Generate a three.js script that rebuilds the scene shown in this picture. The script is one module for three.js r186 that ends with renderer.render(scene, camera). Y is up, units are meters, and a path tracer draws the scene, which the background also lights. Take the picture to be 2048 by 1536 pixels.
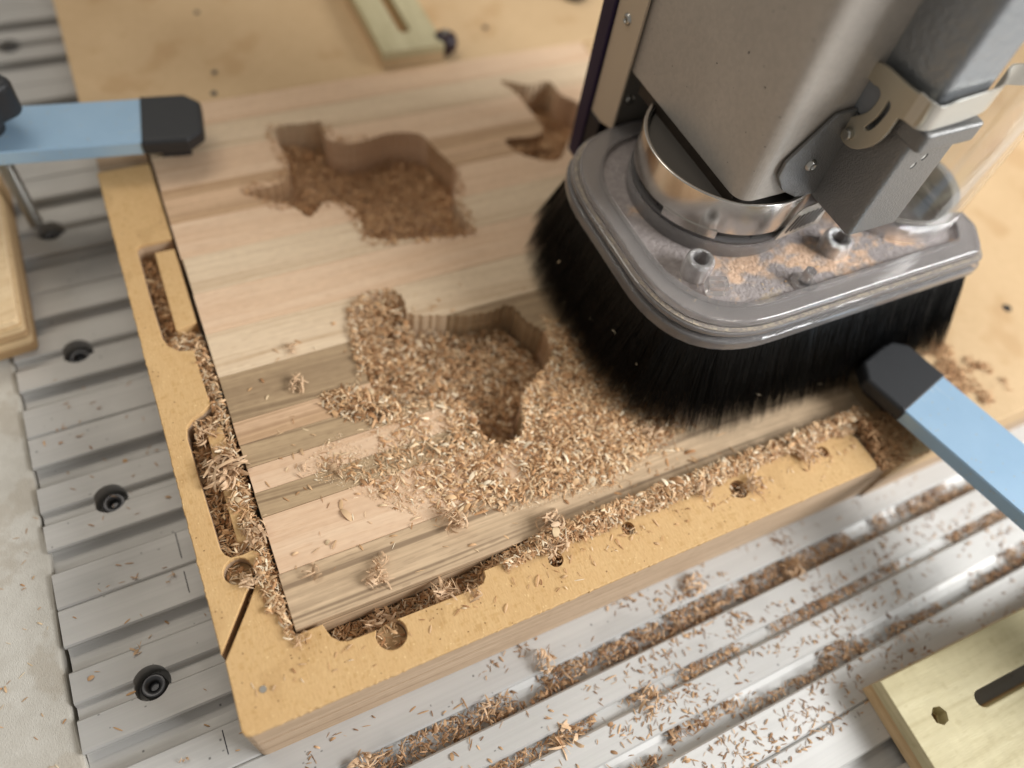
import * as THREE from 'three';
import { RoundedBoxGeometry } from 'three/addons/geometries/RoundedBoxGeometry.js';
import { mergeGeometries } from 'three/addons/utils/BufferGeometryUtils.js';
import { RectAreaLightUniformsLib } from 'three/addons/lights/RectAreaLightUniformsLib.js';
import { Brush, Evaluator, SUBTRACTION } from 'three-bvh-csg';

// ---------------------------------------------------------------- camera, ambience, lamps, exposure
// origin: front left corner of the panel's top; x along its staves, z towards the viewer
const scene = new THREE.Scene();
scene.background = new THREE.Color().setRGB(0.29, 0.28, 0.265);
const camera = new THREE.PerspectiveCamera(52.95, 4 / 3, 0.02, 60);
camera.position.set(0.00421, 0.28687, 0.08767);
camera.quaternion.setFromRotationMatrix(new THREE.Matrix4().makeBasis(
  new THREE.Vector3(0.900333, 0.1307, 0.415111), new THREE.Vector3(0.284706, 0.544526, -0.788945), new THREE.Vector3(-0.329154, 0.828498, 0.453043)));
camera.focus = 0.297;
camera.userData.fStop = 3.0;
scene.add(camera);
const renderer = new THREE.WebGLRenderer();
renderer.setSize(1024, 768);
renderer.toneMapping = THREE.LinearToneMapping;
renderer.toneMappingExposure = 1.08;
renderer.shadowMap.enabled = true;
RectAreaLightUniformsLib.init();

function areaLamp(name, label, pos, aim, w, h, rgb, intensity, glow) {
  const g = new THREE.Group(); g.name = name; g.userData = { label, category: 'lamp' };
  g.position.set(...pos); g.lookAt(...aim); scene.add(g);
  const box = new THREE.Mesh(new THREE.BoxGeometry(w + 0.04, h + 0.04, 0.05), new THREE.MeshStandardMaterial({ color: 0xd8d8d8, roughness: 0.6 }));
  box.name = 'housing'; box.position.z = -0.04; g.add(box);
  const c = new THREE.Color().setRGB(...rgb);
  const d = new THREE.Mesh(new THREE.BoxGeometry(w, h, 0.01), new THREE.MeshStandardMaterial({ color: 0xeeeeee, emissive: c, emissiveIntensity: glow }));
  d.name = 'diffuser'; g.add(d);
  const l = new THREE.RectAreaLight(c, intensity, w, h);
  l.position.z = 0.012; l.rotation.y = Math.PI; l.name = 'lamp_light'; g.add(l);
}
areaLamp('shop_lamp', 'large cool white lamp beyond the bed on the far side of the clamp', [1.0, 0.72, 0.62], [0.2, 0, -0.02], 0.70, 0.5, [0.97, 0.985, 1.0], 19, 1);
areaLamp('shop_lamp_001', 'warm white ceiling lamp hanging over the back of the bed', [-0.1, 1.5, -0.9], [0.1, 0, -0.2], 1.2, 0.35, [1.0, 0.92, 0.80], 3.4, 1);

// ---------------------------------------------------------------- helpers
const rng = (s) => () => { s |= 0; s = s + 0x6D2B79F5 | 0; let t = Math.imul(s ^ s >>> 15, 1 | s); t = t + Math.imul(t ^ t >>> 7, 61 | t) ^ t; return ((t ^ t >>> 14) >>> 0) / 4294967296; };
const hash = (x, y, s) => { let n = Math.imul(x, 374761393) + Math.imul(y, 668265263) + Math.imul(s, 974634777) | 0; n = Math.imul(n ^ n >>> 13, 1274126177); return ((n ^ n >>> 16) >>> 0) / 4294967296; };
// value noise that repeats every px, py cells
function vn(x, y, s, px = 1e6, py = 1e6) {
  const ix = Math.floor(x), iy = Math.floor(y), fx = x - ix, fy = y - iy, u = fx * fx * (3 - 2 * fx), v = fy * fy * (3 - 2 * fy);
  const w = (a, p) => ((a % p) + p) % p;
  const a = hash(w(ix, px), w(iy, py), s), b = hash(w(ix + 1, px), w(iy, py), s), c = hash(w(ix, px), w(iy + 1, py), s), d = hash(w(ix + 1, px), w(iy + 1, py), s);
  return a + (b - a) * u + (c - a) * v + (a - b - c + d) * u * v;
}
const fbm = (x, y, s, px, py, o = 4) => { let t = 0, a = 0.5; for (let i = 0; i < o; i++) { t += a * vn(x, y, s + i, px, py); x *= 2; y *= 2; px *= 2; py *= 2; a *= 0.5; } return t / (1 - Math.pow(0.5, o)); };
const clamp = (x, a = 0, b = 1) => Math.min(b, Math.max(a, x));
const smooth = (a, b, x) => { const t = clamp((x - a) / (b - a)); return t * t * (3 - 2 * t); };
const mix3 = (a, b, t) => [a[0] + (b[0] - a[0]) * t, a[1] + (b[1] - a[1]) * t, a[2] + (b[2] - a[2]) * t];
function tex(w, h, fn, srgb = true, ru = 1, rv = 1) {
  const d = new Uint8Array(w * h * 4);
  for (let y = 0, i = 0; y < h; y++) for (let x = 0; x < w; x++, i += 4) {
    const c = fn((x + 0.5) / w, (y + 0.5) / h), r = c.length ? c : [c * 255, c * 255, c * 255];
    d[i] = clamp(r[0], 0, 255); d[i + 1] = clamp(r[1], 0, 255); d[i + 2] = clamp(r[2], 0, 255); d[i + 3] = 255;
  }
  const t = new THREE.DataTexture(d, w, h); t.wrapS = t.wrapT = THREE.RepeatWrapping; t.magFilter = t.minFilter = THREE.LinearFilter;
  if (srgb) t.colorSpace = THREE.SRGBColorSpace;
  t.repeat.set(ru, rv); t.needsUpdate = true; return t;
}
// uv in metres by the main direction of each face
function boxUV(g, ou = 0, ov = 0) {
  if (g.index) g = g.toNonIndexed();
  const p = g.attributes.position, n = p.count, uv = new Float32Array(n * 2), a = new THREE.Vector3(), b = new THREE.Vector3(), c = new THREE.Vector3(), q = new THREE.Vector3();
  for (let i = 0; i < n; i += 3) {
    a.fromBufferAttribute(p, i); b.fromBufferAttribute(p, i + 1); c.fromBufferAttribute(p, i + 2);
    q.subVectors(b, a).cross(c.clone().sub(a)); const x = Math.abs(q.x), y = Math.abs(q.y), z = Math.abs(q.z);
    [a, b, c].forEach((v, k) => { const t = y >= x && y >= z ? [v.x, v.z] : z >= x ? [v.x, v.y] : [v.z, v.y]; uv[(i + k) * 2] = t[0] + ou; uv[(i + k) * 2 + 1] = t[1] + ov; });
  }
  g.setAttribute('uv', new THREE.BufferAttribute(uv, 2)); return g;
}
const toShape = (pts, holes = []) => { const s = new THREE.Shape(pts.map(([x, z]) => new THREE.Vector2(x, -z))); s.holes = holes.map((h) => new THREE.Path(h.map(([x, z]) => new THREE.Vector2(x, -z)))); return s; };
// plan outline (x, z) raised from y0 to y1
function slab(pts, y0, y1, { holes = [], bevel = 0, seg = 2, uv = true } = {}) {
  const o = bevel ? { depth: y1 - y0 - 2 * bevel, bevelEnabled: true, bevelSize: bevel, bevelOffset: -bevel, bevelThickness: bevel, bevelSegments: seg } : { depth: y1 - y0, bevelEnabled: false };
  const g = new THREE.ExtrudeGeometry(toShape(pts, holes), o); g.rotateX(-Math.PI / 2); g.translate(0, y0 + bevel, 0); return uv ? boxUV(g) : g;
}
// outline given as (z, y) in a plane of constant x, thick from x0 to x1; likewise (x, y) from z0 to z1
function slabX(pts, x0, x1, { holes = [], bevel = 0 } = {}) {
  const f = (l) => l.map(([z, y]) => new THREE.Vector2(-z, y)), s = new THREE.Shape(f(pts)); s.holes = holes.map((h) => new THREE.Path(f(h)));
  const g = new THREE.ExtrudeGeometry(s, { depth: x1 - x0 - 2 * bevel, bevelEnabled: bevel > 0, bevelSize: bevel, bevelOffset: -bevel, bevelThickness: bevel, bevelSegments: 2 });
  g.rotateY(Math.PI / 2); g.translate(x0 + bevel, 0, 0); return boxUV(g);
}
function slabZ(pts, z0, z1, { holes = [], bevel = 0 } = {}) {
  const f = (l) => l.map(([x, y]) => new THREE.Vector2(x, y)), s = new THREE.Shape(f(pts)); s.holes = holes.map((h) => new THREE.Path(f(h)));
  const g = new THREE.ExtrudeGeometry(s, { depth: z1 - z0 - 2 * bevel, bevelEnabled: bevel > 0, bevelSize: bevel, bevelOffset: -bevel, bevelThickness: bevel, bevelSegments: 2 });
  g.translate(0, 0, z0 + bevel); return boxUV(g);
}
const arc = (cx, cz, r, a0, a1, n = 10) => Array.from({ length: n + 1 }, (_, i) => { const a = a0 + (a1 - a0) * i / n; return [cx + r * Math.cos(a), cz + r * Math.sin(a)]; });
const circle = (cx, cz, r, n = 28) => arc(cx, cz, r, 0, 2 * Math.PI * (1 - 1 / n), n - 1);
function roundPoly(pts, rs, n = 8) {
  const out = [];
  pts.forEach((p, i) => {
    const a = pts[(i + pts.length - 1) % pts.length], b = pts[(i + 1) % pts.length], r = Array.isArray(rs) ? rs[i] : rs;
    if (!r) return out.push(p);
    const va = [a[0] - p[0], a[1] - p[1]], vb = [b[0] - p[0], b[1] - p[1]], la = Math.hypot(...va), lb = Math.hypot(...vb);
    const cos = (va[0] * vb[0] + va[1] * vb[1]) / la / lb, t = Math.min(r / Math.tan(Math.acos(clamp(cos, -1, 1)) / 2), la * 0.49, lb * 0.49);
    const A = [p[0] + va[0] / la * t, p[1] + va[1] / la * t], B = [p[0] + vb[0] / lb * t, p[1] + vb[1] / lb * t];
    for (let k = 0; k <= n; k++) { const u = k / n; out.push([(1 - u) ** 2 * A[0] + 2 * u * (1 - u) * p[0] + u * u * B[0], (1 - u) ** 2 * A[1] + 2 * u * (1 - u) * p[1] + u * u * B[1]]); }
  });
  return out;
}
const rect = (x0, z0, x1, z1) => [[x0, z0], [x1, z0], [x1, z1], [x0, z1]];
const box = (x0, y0, z0, x1, y1, z1, r = 0.0006) => { const g = new RoundedBoxGeometry(x1 - x0, y1 - y0, z1 - z0, 2, Math.min(r, (x1 - x0) * 0.45, (y1 - y0) * 0.45, (z1 - z0) * 0.45)); g.translate((x0 + x1) / 2, (y0 + y1) / 2, (z0 + z1) / 2); return boxUV(g); };
const cyl = (x, y0, y1, z, r0, r1 = r0, n = 32) => { const g = new THREE.CylinderGeometry(r1, r0, y1 - y0, n); g.translate(x, (y0 + y1) / 2, z); return g; };
const inside = (pts, x, z) => { let r = false; for (let i = 0, j = pts.length - 1; i < pts.length; j = i++) { const [xi, zi] = pts[i], [xj, zj] = pts[j]; if ((zi > z) !== (zj > z) && x < (xj - xi) * (z - zi) / (zj - zi) + xi) r = !r; } return r; };
const smoothLoop = (pts, n = 6, tension = 0.5) => new THREE.CatmullRomCurve3(pts.map(([x, z]) => new THREE.Vector3(x, 0, z)), true, 'catmullrom', tension).getPoints(pts.length * n).slice(0, -1).map((v) => [v.x, v.z]);
const merge = (list) => mergeGeometries(list.map((g) => { const q = g.index ? g.toNonIndexed() : g.clone(); for (const k of Object.keys(q.attributes)) if (!['position', 'normal', 'uv'].includes(k)) q.deleteAttribute(k); return q; }));
const used = new Map();
function numbered(name) { const n = used.get(name) ?? 0; used.set(name, n + 1); return n ? `${name}_${String(n).padStart(3, '0')}` : name; }
function mesh(name, g, m, parent) { const o = new THREE.Mesh(Array.isArray(g) ? merge(g) : g, m); o.name = parent === scene ? numbered(name) : name; o.castShadow = o.receiveShadow = true; parent.add(o); return o; }
function thing(name, label, category, pos = [0, 0, 0], turn = 0, group) { const g = new THREE.Group(); g.name = numbered(name); g.position.set(...pos); g.rotation.y = turn; g.userData = { label, category }; if (group) g.userData.group = group; scene.add(g); return g; }
const ev = new Evaluator(); ev.attributes = ['position', 'normal', 'uv']; ev.useGroups = false;
function cut(g, ...tools) { let a = new Brush(g); a.updateMatrixWorld(); for (const t of tools) { const b = new Brush(t); b.updateMatrixWorld(); a = ev.evaluate(a, b, SUBTRACTION); } return boxUV(a.geometry); }

// ---------------------------------------------------------------- materials
const std = (o) => new THREE.MeshStandardMaterial(o), phys = (o) => new THREE.MeshPhysicalMaterial(o);
const sc = (t, u, v = u) => { t.repeat.set(1 / u, 1 / v); return t; };   // picture covers u x v metres
// hardboard face: tan, short darker and paler fibres
const fibre = tex(512, 512, (u, v) => {
  const n = fbm(u * 60, v * 60, 3, 60, 60, 3), big = fbm(u * 5, v * 5, 9, 5, 5, 3), f = vn(u * 170, v * 44, 5, 170, 44) * 0.5 + vn(u * 44, v * 170, 6, 44, 170) * 0.5, sp = hash(Math.floor(u * 220), Math.floor(v * 220), 7);
  let c = mix3([203, 163, 110], [216, 180, 128], n * 0.5 + big * 0.5);
  c = mix3(c, [176, 134, 74], smooth(0.55, 0.85, f) * 0.3); const gr = smooth(0.60, 0.74, fbm(u * 9, v * 9, 71, 9, 9, 5)); c = mix3(c, [150, 112, 66], gr * 0.14); if (sp > 0.9985 - gr * 0.012) c = mix3(c, [110, 76, 40], 0.7); if (sp < 0.006) c = mix3(c, [236, 206, 152], 0.6);
  return c;
});
const fibreBump = tex(256, 256, (u, v) => 0.5 * fbm(u * 60, v * 60, 13, 60, 60, 3) + 0.5 * vn(u * 120, v * 40, 5, 120, 40), false);
const M = {};
M.hardboard = std({ map: sc(fibre, 0.11), bumpMap: sc(fibreBump, 0.05), bumpScale: 0.00012, roughness: 0.82 });
const mdfTex = tex(512, 512, (u, v) => {
  const big = fbm(u * 4, v * 4, 21, 4, 4, 4), n = fbm(u * 70, v * 70, 23, 70, 70, 2), st = smooth(0.62, 0.78, fbm(u * 7, v * 7, 29, 7, 7, 3));
  return mix3(mix3([196, 164, 122], [216, 185, 143], big * 0.8 + n * 0.35), [176, 134, 88], st * 0.3);
});
M.board = std({ map: sc(mdfTex, 0.16), bumpMap: sc(fibreBump.clone(), 0.06), bumpScale: 0.0001, roughness: 0.8 });
// wood: bands and streaks along u
function woodTex(seed, a, b, dark, streak, w = 1536, h = 192) {
  return tex(w, h, (u, v) => {
    const bend = (fbm(u * 3, v * 1.0, seed + 40, 3, 1, 2) - 0.5) * 0.16, y = v + bend;
    const bands = fbm(u * 2, y * 7, seed, 2, 7, 4), fine = 0.5 * fbm(u * 9, y * 60, seed + 11, 9, 60, 3) + 0.5 * fbm(u * 14, y * 30, seed + 12, 14, 30, 4), st = smooth(0.54, 0.72, 0.55 * fbm(u * 1.0, y * 14, seed + 17, 1, 14, 3) + 0.45 * fbm(u * 3.0, y * 46, seed + 18, 3, 46, 2)), pore = smooth(0.76, 0.9, vn(u * 70, y * 110, seed + 19, 70, 110));
    let c = mix3(a, b, clamp((bands - 0.5) * 2.2 + 0.5)); c = mix3(c, dark, st * streak); c = mix3(c, dark, (fine - 0.5) * 0.9 * (0.4 + streak) + 0.08); c = mix3(c, dark, pore * 0.22);
    const flame = vn(u * 150, y * 30, seed + 23, 150, 30) - 0.5; return [c[0] + flame * 7, c[1] + flame * 7, c[2] + flame * 6];
  });
}
const grainBump = sc(tex(512, 256, (u, v) => 0.5 * fbm(u * 14, v * 130, 61, 14, 130, 2) + 0.5 * vn(u * 90, v * 110, 62, 90, 110), false), 0.15, 0.05);
const wood = (seed, a, b, d, s) => std({ map: sc(woodTex(seed, a, b, d, s), 0.37, 0.045), bumpMap: grainBump, bumpScale: 0.00006, roughness: 0.66 });
M.staves = {
  pink: wood(101, [222, 188, 154], [230, 200, 168], [190, 148, 112], 0.22),
  cream: wood(131, [216, 190, 158], [226, 202, 170], [176, 144, 108], 0.3),
  olive: wood(161, [160, 134, 102], [180, 153, 118], [116, 93, 67], 0.55),
  streaky: wood(191, [212, 184, 150], [197, 169, 135], [124, 102, 78], 0.65),
  half: wood(221, [222, 186, 150], [194, 158, 120], [150, 116, 84], 0.4),
};
M.lumber = std({ map: sc(woodTex(251, [190, 163, 134], [203, 177, 148], [150, 122, 94], 0.45), 0.4, 0.06), bumpMap: grainBump, bumpScale: 0.0001, roughness: 0.75 });
M.greenPine = std({ map: sc(woodTex(281, [190, 178, 138], [202, 191, 153], [160, 146, 106], 0.45), 0.3, 0.12), bumpMap: grainBump, bumpScale: 0.00008, roughness: 0.7 });
M.paleBirch = std({ map: sc(woodTex(311, [226, 196, 152], [232, 206, 166], [196, 160, 116], 0.3), 0.3, 0.1), roughness: 0.7 });
M.plyDark = std({ map: sc(woodTex(341, [170, 138, 98], [186, 154, 112], [128, 98, 64], 0.4, 512, 64), 0.3, 0.03), roughness: 0.8 });
M.plyLight = std({ map: sc(woodTex(371, [206, 176, 132], [218, 190, 148], [168, 134, 92], 0.3, 512, 64), 0.3, 0.03), roughness: 0.8 });
// anodised bed, with smudges in its gloss
const aluTex = tex(1024, 256, (u, v) => { const n = fbm(u * 8, v * 6, 401, 8, 6, 4), l = vn(u * 2, v * 200, 403, 2, 200) - 0.5, sp = hash(Math.floor(u * 700), Math.floor(v * 175), 5); const c = 206 + (n - 0.5) * 22 + l * 7 - (sp > 0.9985 ? 70 : 0); const q = c - 12 - 8 * smooth(0.6, 0.75, fbm(u * 14, v * 5, 405, 14, 5, 4)); return [q, q * 0.988, q * 0.965]; });
const aluRough = tex(256, 256, (u, v) => 0.56 + 0.14 * fbm(u * 9, v * 9, 411, 9, 9, 4), false);
M.alu = std({ map: sc(aluTex, 0.4, 0.1), roughnessMap: sc(aluRough, 0.12), roughness: 0.95, metalness: 0.4, bumpMap: sc(tex(128, 512, (u, v) => vn(u * 2, v * 220, 421, 2, 220) * 0.6 + fbm(u * 4, v * 60, 423, 4, 60, 2) * 0.4, false), 0.2, 0.08), bumpScale: 0.00002 });
M.darkSteel = std({ color: 0x505052, roughness: 0.35, metalness: 0.8 });
M.steel = std({ color: 0xb8b6b0, roughness: 0.28, metalness: 1 });
M.mirrorSteel = std({ color: 0xd6d2cc, roughness: 0.2, metalness: 1, bumpMap: sc(tex(256, 64, (u, v) => fbm(u * 3, v * 60, 431, 3, 60, 3), false), 1, 1), bumpScale: 0.00001 });
M.nickel = std({ color: 0xb6ae9c, roughness: 0.4, metalness: 0.6 });
const frostTex = tex(512, 512, (u, v) => { const n = fbm(u * 6, v * 6, 441, 6, 6, 5), d = smooth(0.56, 0.72, fbm(u * 12, v * 12, 443, 12, 12, 4)), m = fbm(u * 40, v * 40, 447, 40, 40, 2); return mix3(mix3([188, 182, 170], [214, 210, 200], n + (m - 0.5) * 0.4), [164, 150, 130], d * 0.3); });
M.frost = std({ map: sc(frostTex, 0.12), roughness: 0.6, bumpMap: sc(fibreBump.clone(), 0.02), bumpScale: 0.0002 });
const castTex = tex(512, 512, (u, v) => { const n = fbm(u * 90, v * 90, 451, 90, 90, 2), b = fbm(u * 5, v * 5, 453, 5, 5, 3), s = hash(Math.floor(u * 300), Math.floor(v * 300), 9); const c = 186 + (n - 0.5) * 12 + (b - 0.5) * 14 - (s > 0.9993 ? 60 : 0); return [c, c * 0.955, c * 0.90]; });
M.housing = std({ map: sc(castTex, 0.12), roughness: 0.5, metalness: 0.3, bumpMap: sc(tex(256, 256, (u, v) => fbm(u * 64, v * 64, 455, 64, 64, 2), false), 0.03), bumpScale: 0.00003 });
const peel = tex(256, 256, (u, v) => smooth(0.3, 0.7, fbm(u * 26, v * 26, 461, 26, 26, 3)), false);
M.powder = std({ color: 0x7c7b79, roughness: 0.36, metalness: 0.4, bumpMap: sc(peel, 0.012), bumpScale: 0.00009 });
M.paintGrey = std({ color: 0x94979a, roughness: 0.3, metalness: 0.55, bumpMap: sc(peel.clone(), 0.05), bumpScale: 0.00012 });
M.greyPlastic = std({ color: 0x7d8084, roughness: 0.5 });
M.purple = std({ color: 0x20143c, roughness: 0.4, metalness: 0.4 });
M.navy = std({ color: 0x0c0b16, roughness: 0.5 });
M.brushedAlu = std({ color: 0xc8b8a2, roughness: 0.45, metalness: 0.25 });
M.midGrey = std({ color: 0x8a847c, roughness: 0.5, metalness: 0.3 });
M.noseGrey = std({ color: 0x5e5a55, roughness: 0.45, metalness: 0.3 });
M.tailSteel = std({ color: 0xe2ded6, roughness: 0.36, metalness: 0.8 });
M.brownBlack = std({ map: sc(tex(128, 128, (u, v) => mix3([40, 30, 20], [62, 50, 36], fbm(u * 8, v * 8, 471, 8, 8, 4))), 0.03), roughness: 0.7 });
M.blue = std({ map: sc(tex(512, 512, (u, v) => { const n = fbm(u * 6, v * 6, 621, 6, 6, 4), s2 = hash(Math.floor(u * 160), Math.floor(v * 160), 3), sl = smooth(0.80, 0.9, vn(u * 6, v * 150, 625, 6, 150)) * smooth(0.55, 0.75, fbm(u * 5, v * 5, 627, 5, 5, 2)); let c = mix3([158, 190, 216], [172, 202, 226], n); c = mix3(c, [205, 216, 222], sl * 0.5); if (s2 > 0.996) c = mix3(c, [196, 176, 146], 0.7); return c; }), 0.08), roughness: 0.3, metalness: 0.25 });
M.blackPlastic = std({ color: 0x252628, roughness: 0.5, bumpMap: sc(peel.clone(), 0.01), bumpScale: 0.00003 });
M.acrylic = phys({ color: 0xf8f3f0, roughness: 0.06, transmission: 0.86, thickness: 0.006, ior: 1.49, attenuationColor: new THREE.Color(0.8, 0.76, 0.77), attenuationDistance: 0.05, roughnessMap: sc(tex(256, 256, (u, v) => 0.5 + 0.5 * fbm(u * 6, v * 30, 611, 6, 30, 4), false), 0.04), bumpMap: sc(tex(256, 256, (u, v) => fbm(u * 5, v * 24, 613, 5, 24, 3), false), 0.05), bumpScale: 0.00012 });
M.acrylicRough = phys({ color: 0xd2ccca, roughness: 0.4, transmission: 0.6, thickness: 0.004, ior: 1.49, bumpMap: sc(peel.clone(), 0.008), bumpScale: 0.0003 });
M.tube = phys({ color: 0xf8f6f2, roughness: 0.05, transmission: 0.95, thickness: 0.0016, ior: 1.46 });
const dustTex = tex(1024, 1024, (u, v) => {
  // settled dust on grey plastic: clear and covered patches with ragged edges
  const e = (fbm(u * 40, v * 40, 481, 40, 40, 3) - 0.5) * 0.5, k = smooth(0.50, 0.60, fbm(u * 7, v * 7, 483, 7, 7, 4) * 0.75 + e * 0.4 + 0.26 * (smooth(0.12, 0.30, u) * smooth(0.45, 0.72, v)) - 0.05), f = fbm(u * 120, v * 120, 487, 120, 120, 2);
  const pink = smooth(0.45, 0.6, fbm(u * 3, v * 3, 491, 3, 3, 2)); const d = mix3([206, 188, 160], [212, 178, 150], pink);
  const g = mix3([144, 135, 132], [174, 164, 160], f); return mix3(g, [d[0] + (f - 0.5) * 50, d[1] + (f - 0.5) * 50, d[2] + (f - 0.5) * 46], k);
});
M.dusty = std({ map: sc(dustTex, 0.2, 0.15), roughness: 0.8, bumpMap: sc(tex(512, 512, (u, v) => fbm(u * 60, v * 60, 495, 60, 60, 4), false), 0.06), bumpScale: 0.0005 });
const dustLine = tex(512, 128, (u, v) => { const n = fbm(u * 60, v * 12, 501, 60, 12, 3), g = fbm(u * 200, v * 50, 503, 200, 50, 2); return mix3([140, 131, 124], [188, 174, 152], smooth(0.45, 0.66, n * 0.6 + g * 0.4)); });
M.dustLedge = std({ map: sc(dustLine, 0.05, 0.0125), roughness: 0.85 });
M.bristle = phys({ color: 0x060606, roughness: 0.38, specularIntensity: 0.45 });
M.brushCore = std({ color: 0x040404, roughness: 0.9 });
M.chip = std({ color: 0xffffff, roughness: 0.75, side: THREE.DoubleSide });
M.shaving = std({ map: sc(woodTex(531, [206, 172, 134], [224, 194, 160], [166, 124, 88], 0.3, 256, 64), 0.03, 0.01), roughness: 0.7, side: THREE.DoubleSide });
M.pen = std({ color: 0x3c3a40, roughness: 0.8 });

// ---------------------------------------------------------------- the setting: slotted bed, side strip, spoil boards
const BED = -0.042, YAW = 0.0113;
const bedToWorld = (x, z) => [Math.cos(YAW) * x + Math.sin(YAW) * z, -Math.sin(YAW) * x + Math.cos(YAW) * z];
const bed = new THREE.Group(); bed.name = 'machine_bed'; bed.rotation.y = YAW; scene.add(bed);
bed.userData = { label: 'grey slotted aluminium machine bed under the fences and boards', kind: 'structure', category: 'machine bed' };
{
  const W = 0.0838, b = 0.0007;
  const section = () => {   // (z, y), one extrusion with two deep grooves and a shallow slot in the middle
    const h = W / 2 - 0.00012, p = [[-h, -0.03], [-h, BED - b], [-h + b, BED]];
    const groove = (c) => p.push([c - 0.005 - b, BED], [c - 0.005, BED - b], [c - 0.005, BED - 0.0018], [c - 0.0068, BED - 0.0018], [c - 0.0066, BED - 0.0040], [c - 0.0052, BED - 0.0052], [c - 0.0028, BED - 0.0059], [c, BED - 0.0061], [c + 0.0028, BED - 0.0059], [c + 0.0052, BED - 0.0052], [c + 0.0066, BED - 0.0040], [c + 0.0068, BED - 0.0018], [c + 0.005, BED - 0.0018], [c + 0.005, BED - b], [c + 0.005 + b, BED]);
    groove(-0.0207); p.push([-0.0029 - b, BED], [-0.0029, BED - b], [-0.0024, BED - 0.0032], [0.0024, BED - 0.0032], [0.0029, BED - b], [0.0029 + b, BED]); groove(0.0207);
    p.push([h - b, BED], [h, BED - b], [h, -0.072], [-h, -0.072]); p[0] = [-h, -0.0715]; return p;
  };
  const base = slabX(section(), -0.0832, 0.85);
  for (let k = -6; k <= 6; k++) {
    const zc = -0.0151 + k * W; let g = base.clone(); g.translate(0, 0, zc);
    const bolts = k >= -5 && k <= 0;
    if (bolts) g = cut(g, cyl(-0.0562, BED - 0.011, BED + 0.01, zc, 0.0068, 0.0068, 40));
    const o = mesh('profile', boxUV(g, k * 0.13, k * 0.017), M.alu, bed);
    if (bolts) {
      const r = rng(700 + k), s = mesh('bolt', [new THREE.LatheGeometry([[0.0016, 0], [0.0018, 0.0022], [0.0032, 0.003], [0.0043, 0.003], [0.0047, 0.0026], [0.0047, -0.003], [0, -0.003]].map((q) => new THREE.Vector2(q[0], q[1])), 28), (() => { const c = new THREE.CircleGeometry(0.0024, 6); c.rotateX(-Math.PI / 2); c.translate(0, 0.0004, 0); return c; })()], M.darkSteel, o);
      s.position.set(-0.0562 + (r() - 0.5) * 0.0006, BED - 0.0078, zc); s.rotation.y = r() * 6;
    }
    if (k === 0 || k === -1) for (const [x, z0, z1] of k ? [[-0.0345, -0.0728, -0.0605]] : [[-0.0350, -0.0545, -0.0446], [-0.0361, 0.0125, 0.0218]]) {
      const l = mesh('pen_line', box(-0.0002, 0, 0, 0.0002, 0.00006, z1 - z0, 0.00002), M.pen, o); l.position.set(x, BED + 0.00002, z0);
    }
  }
}
{
  const edge = [[-0.086, -0.172], [-0.0853, -0.1537], [-0.0858, -0.1367], [-0.0850, -0.115], [-0.0857, -0.0964], [-0.0836, -0.0849], [-0.0848, -0.0669], [-0.0856, -0.0349], [-0.0851, -0.0129], [-0.0832, 0.006], [-0.0842, 0.03], [-0.0838, 0.12]];
  const g = slab(roundPoly([[-0.25, -0.33], [-0.086, -0.33], ...edge, [-0.25, 0.12]], [0.001, 0.001, ...edge.map(() => 0.006), 0.001], 4), -0.062, -0.0445, { bevel: 0.0012 });
  const o = mesh('side_strip', g, M.frost, scene); o.userData = { label: 'worn frosted plastic strip along the ends of the bed profiles', category: 'plastic strip', kind: 'structure' };
}
// machine base under everything
{ const o = mesh('floor', box(-0.6, -0.12, -0.9, 1.2, -0.0735, 0.5, 0.002), M.midGrey, scene); o.userData = { label: 'grey machine base below the bed profiles', category: 'machine base', kind: 'structure' }; }

const backBoard = thing('back_board', 'tan fibre board behind the panel with a green slotted strip on it', 'board');
mesh('sheet', slab(rect(-0.0255, -0.62, 0.85, -0.2965), -0.022, -0.0015, { bevel: 0.0006 }), M.board, backBoard);
mesh('sheet_support', slab(rect(-0.0235, -0.62, 0.85, -0.2985), -0.0415, -0.0221), M.lumber, backBoard);
const rightBoard = thing('right_board', 'tan fibre board to the right of the dust shoe beside the light blue clamp', 'board');
mesh('sheet', slab(rect(0.2735, -0.2945, 0.85, 0.0300), -0.022, -0.0015, { bevel: 0.0006 }), M.board, rightBoard);
mesh('sheet_support', slab(rect(0.2735, -0.2925, 0.85, 0.0296), -0.0415, -0.0221), M.lumber, rightBoard);
for (const [b, x, z, r] of [[rightBoard, 0.3943, -0.0225, 0.0024], [backBoard, 0.05, -0.3789, 0.0015], [backBoard, 0.0465, -0.32, 0.0016], [backBoard, 0.0420, -0.3020, 0.0018], [backBoard, 0.2172, -0.3249, 0.0018]]) {
  const s = mesh('screw', cyl(0, -0.003, 0.0004, 0, r * 0.7, r, 14), M.darkSteel, b); s.position.set(x, -0.0015, z);
}

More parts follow.
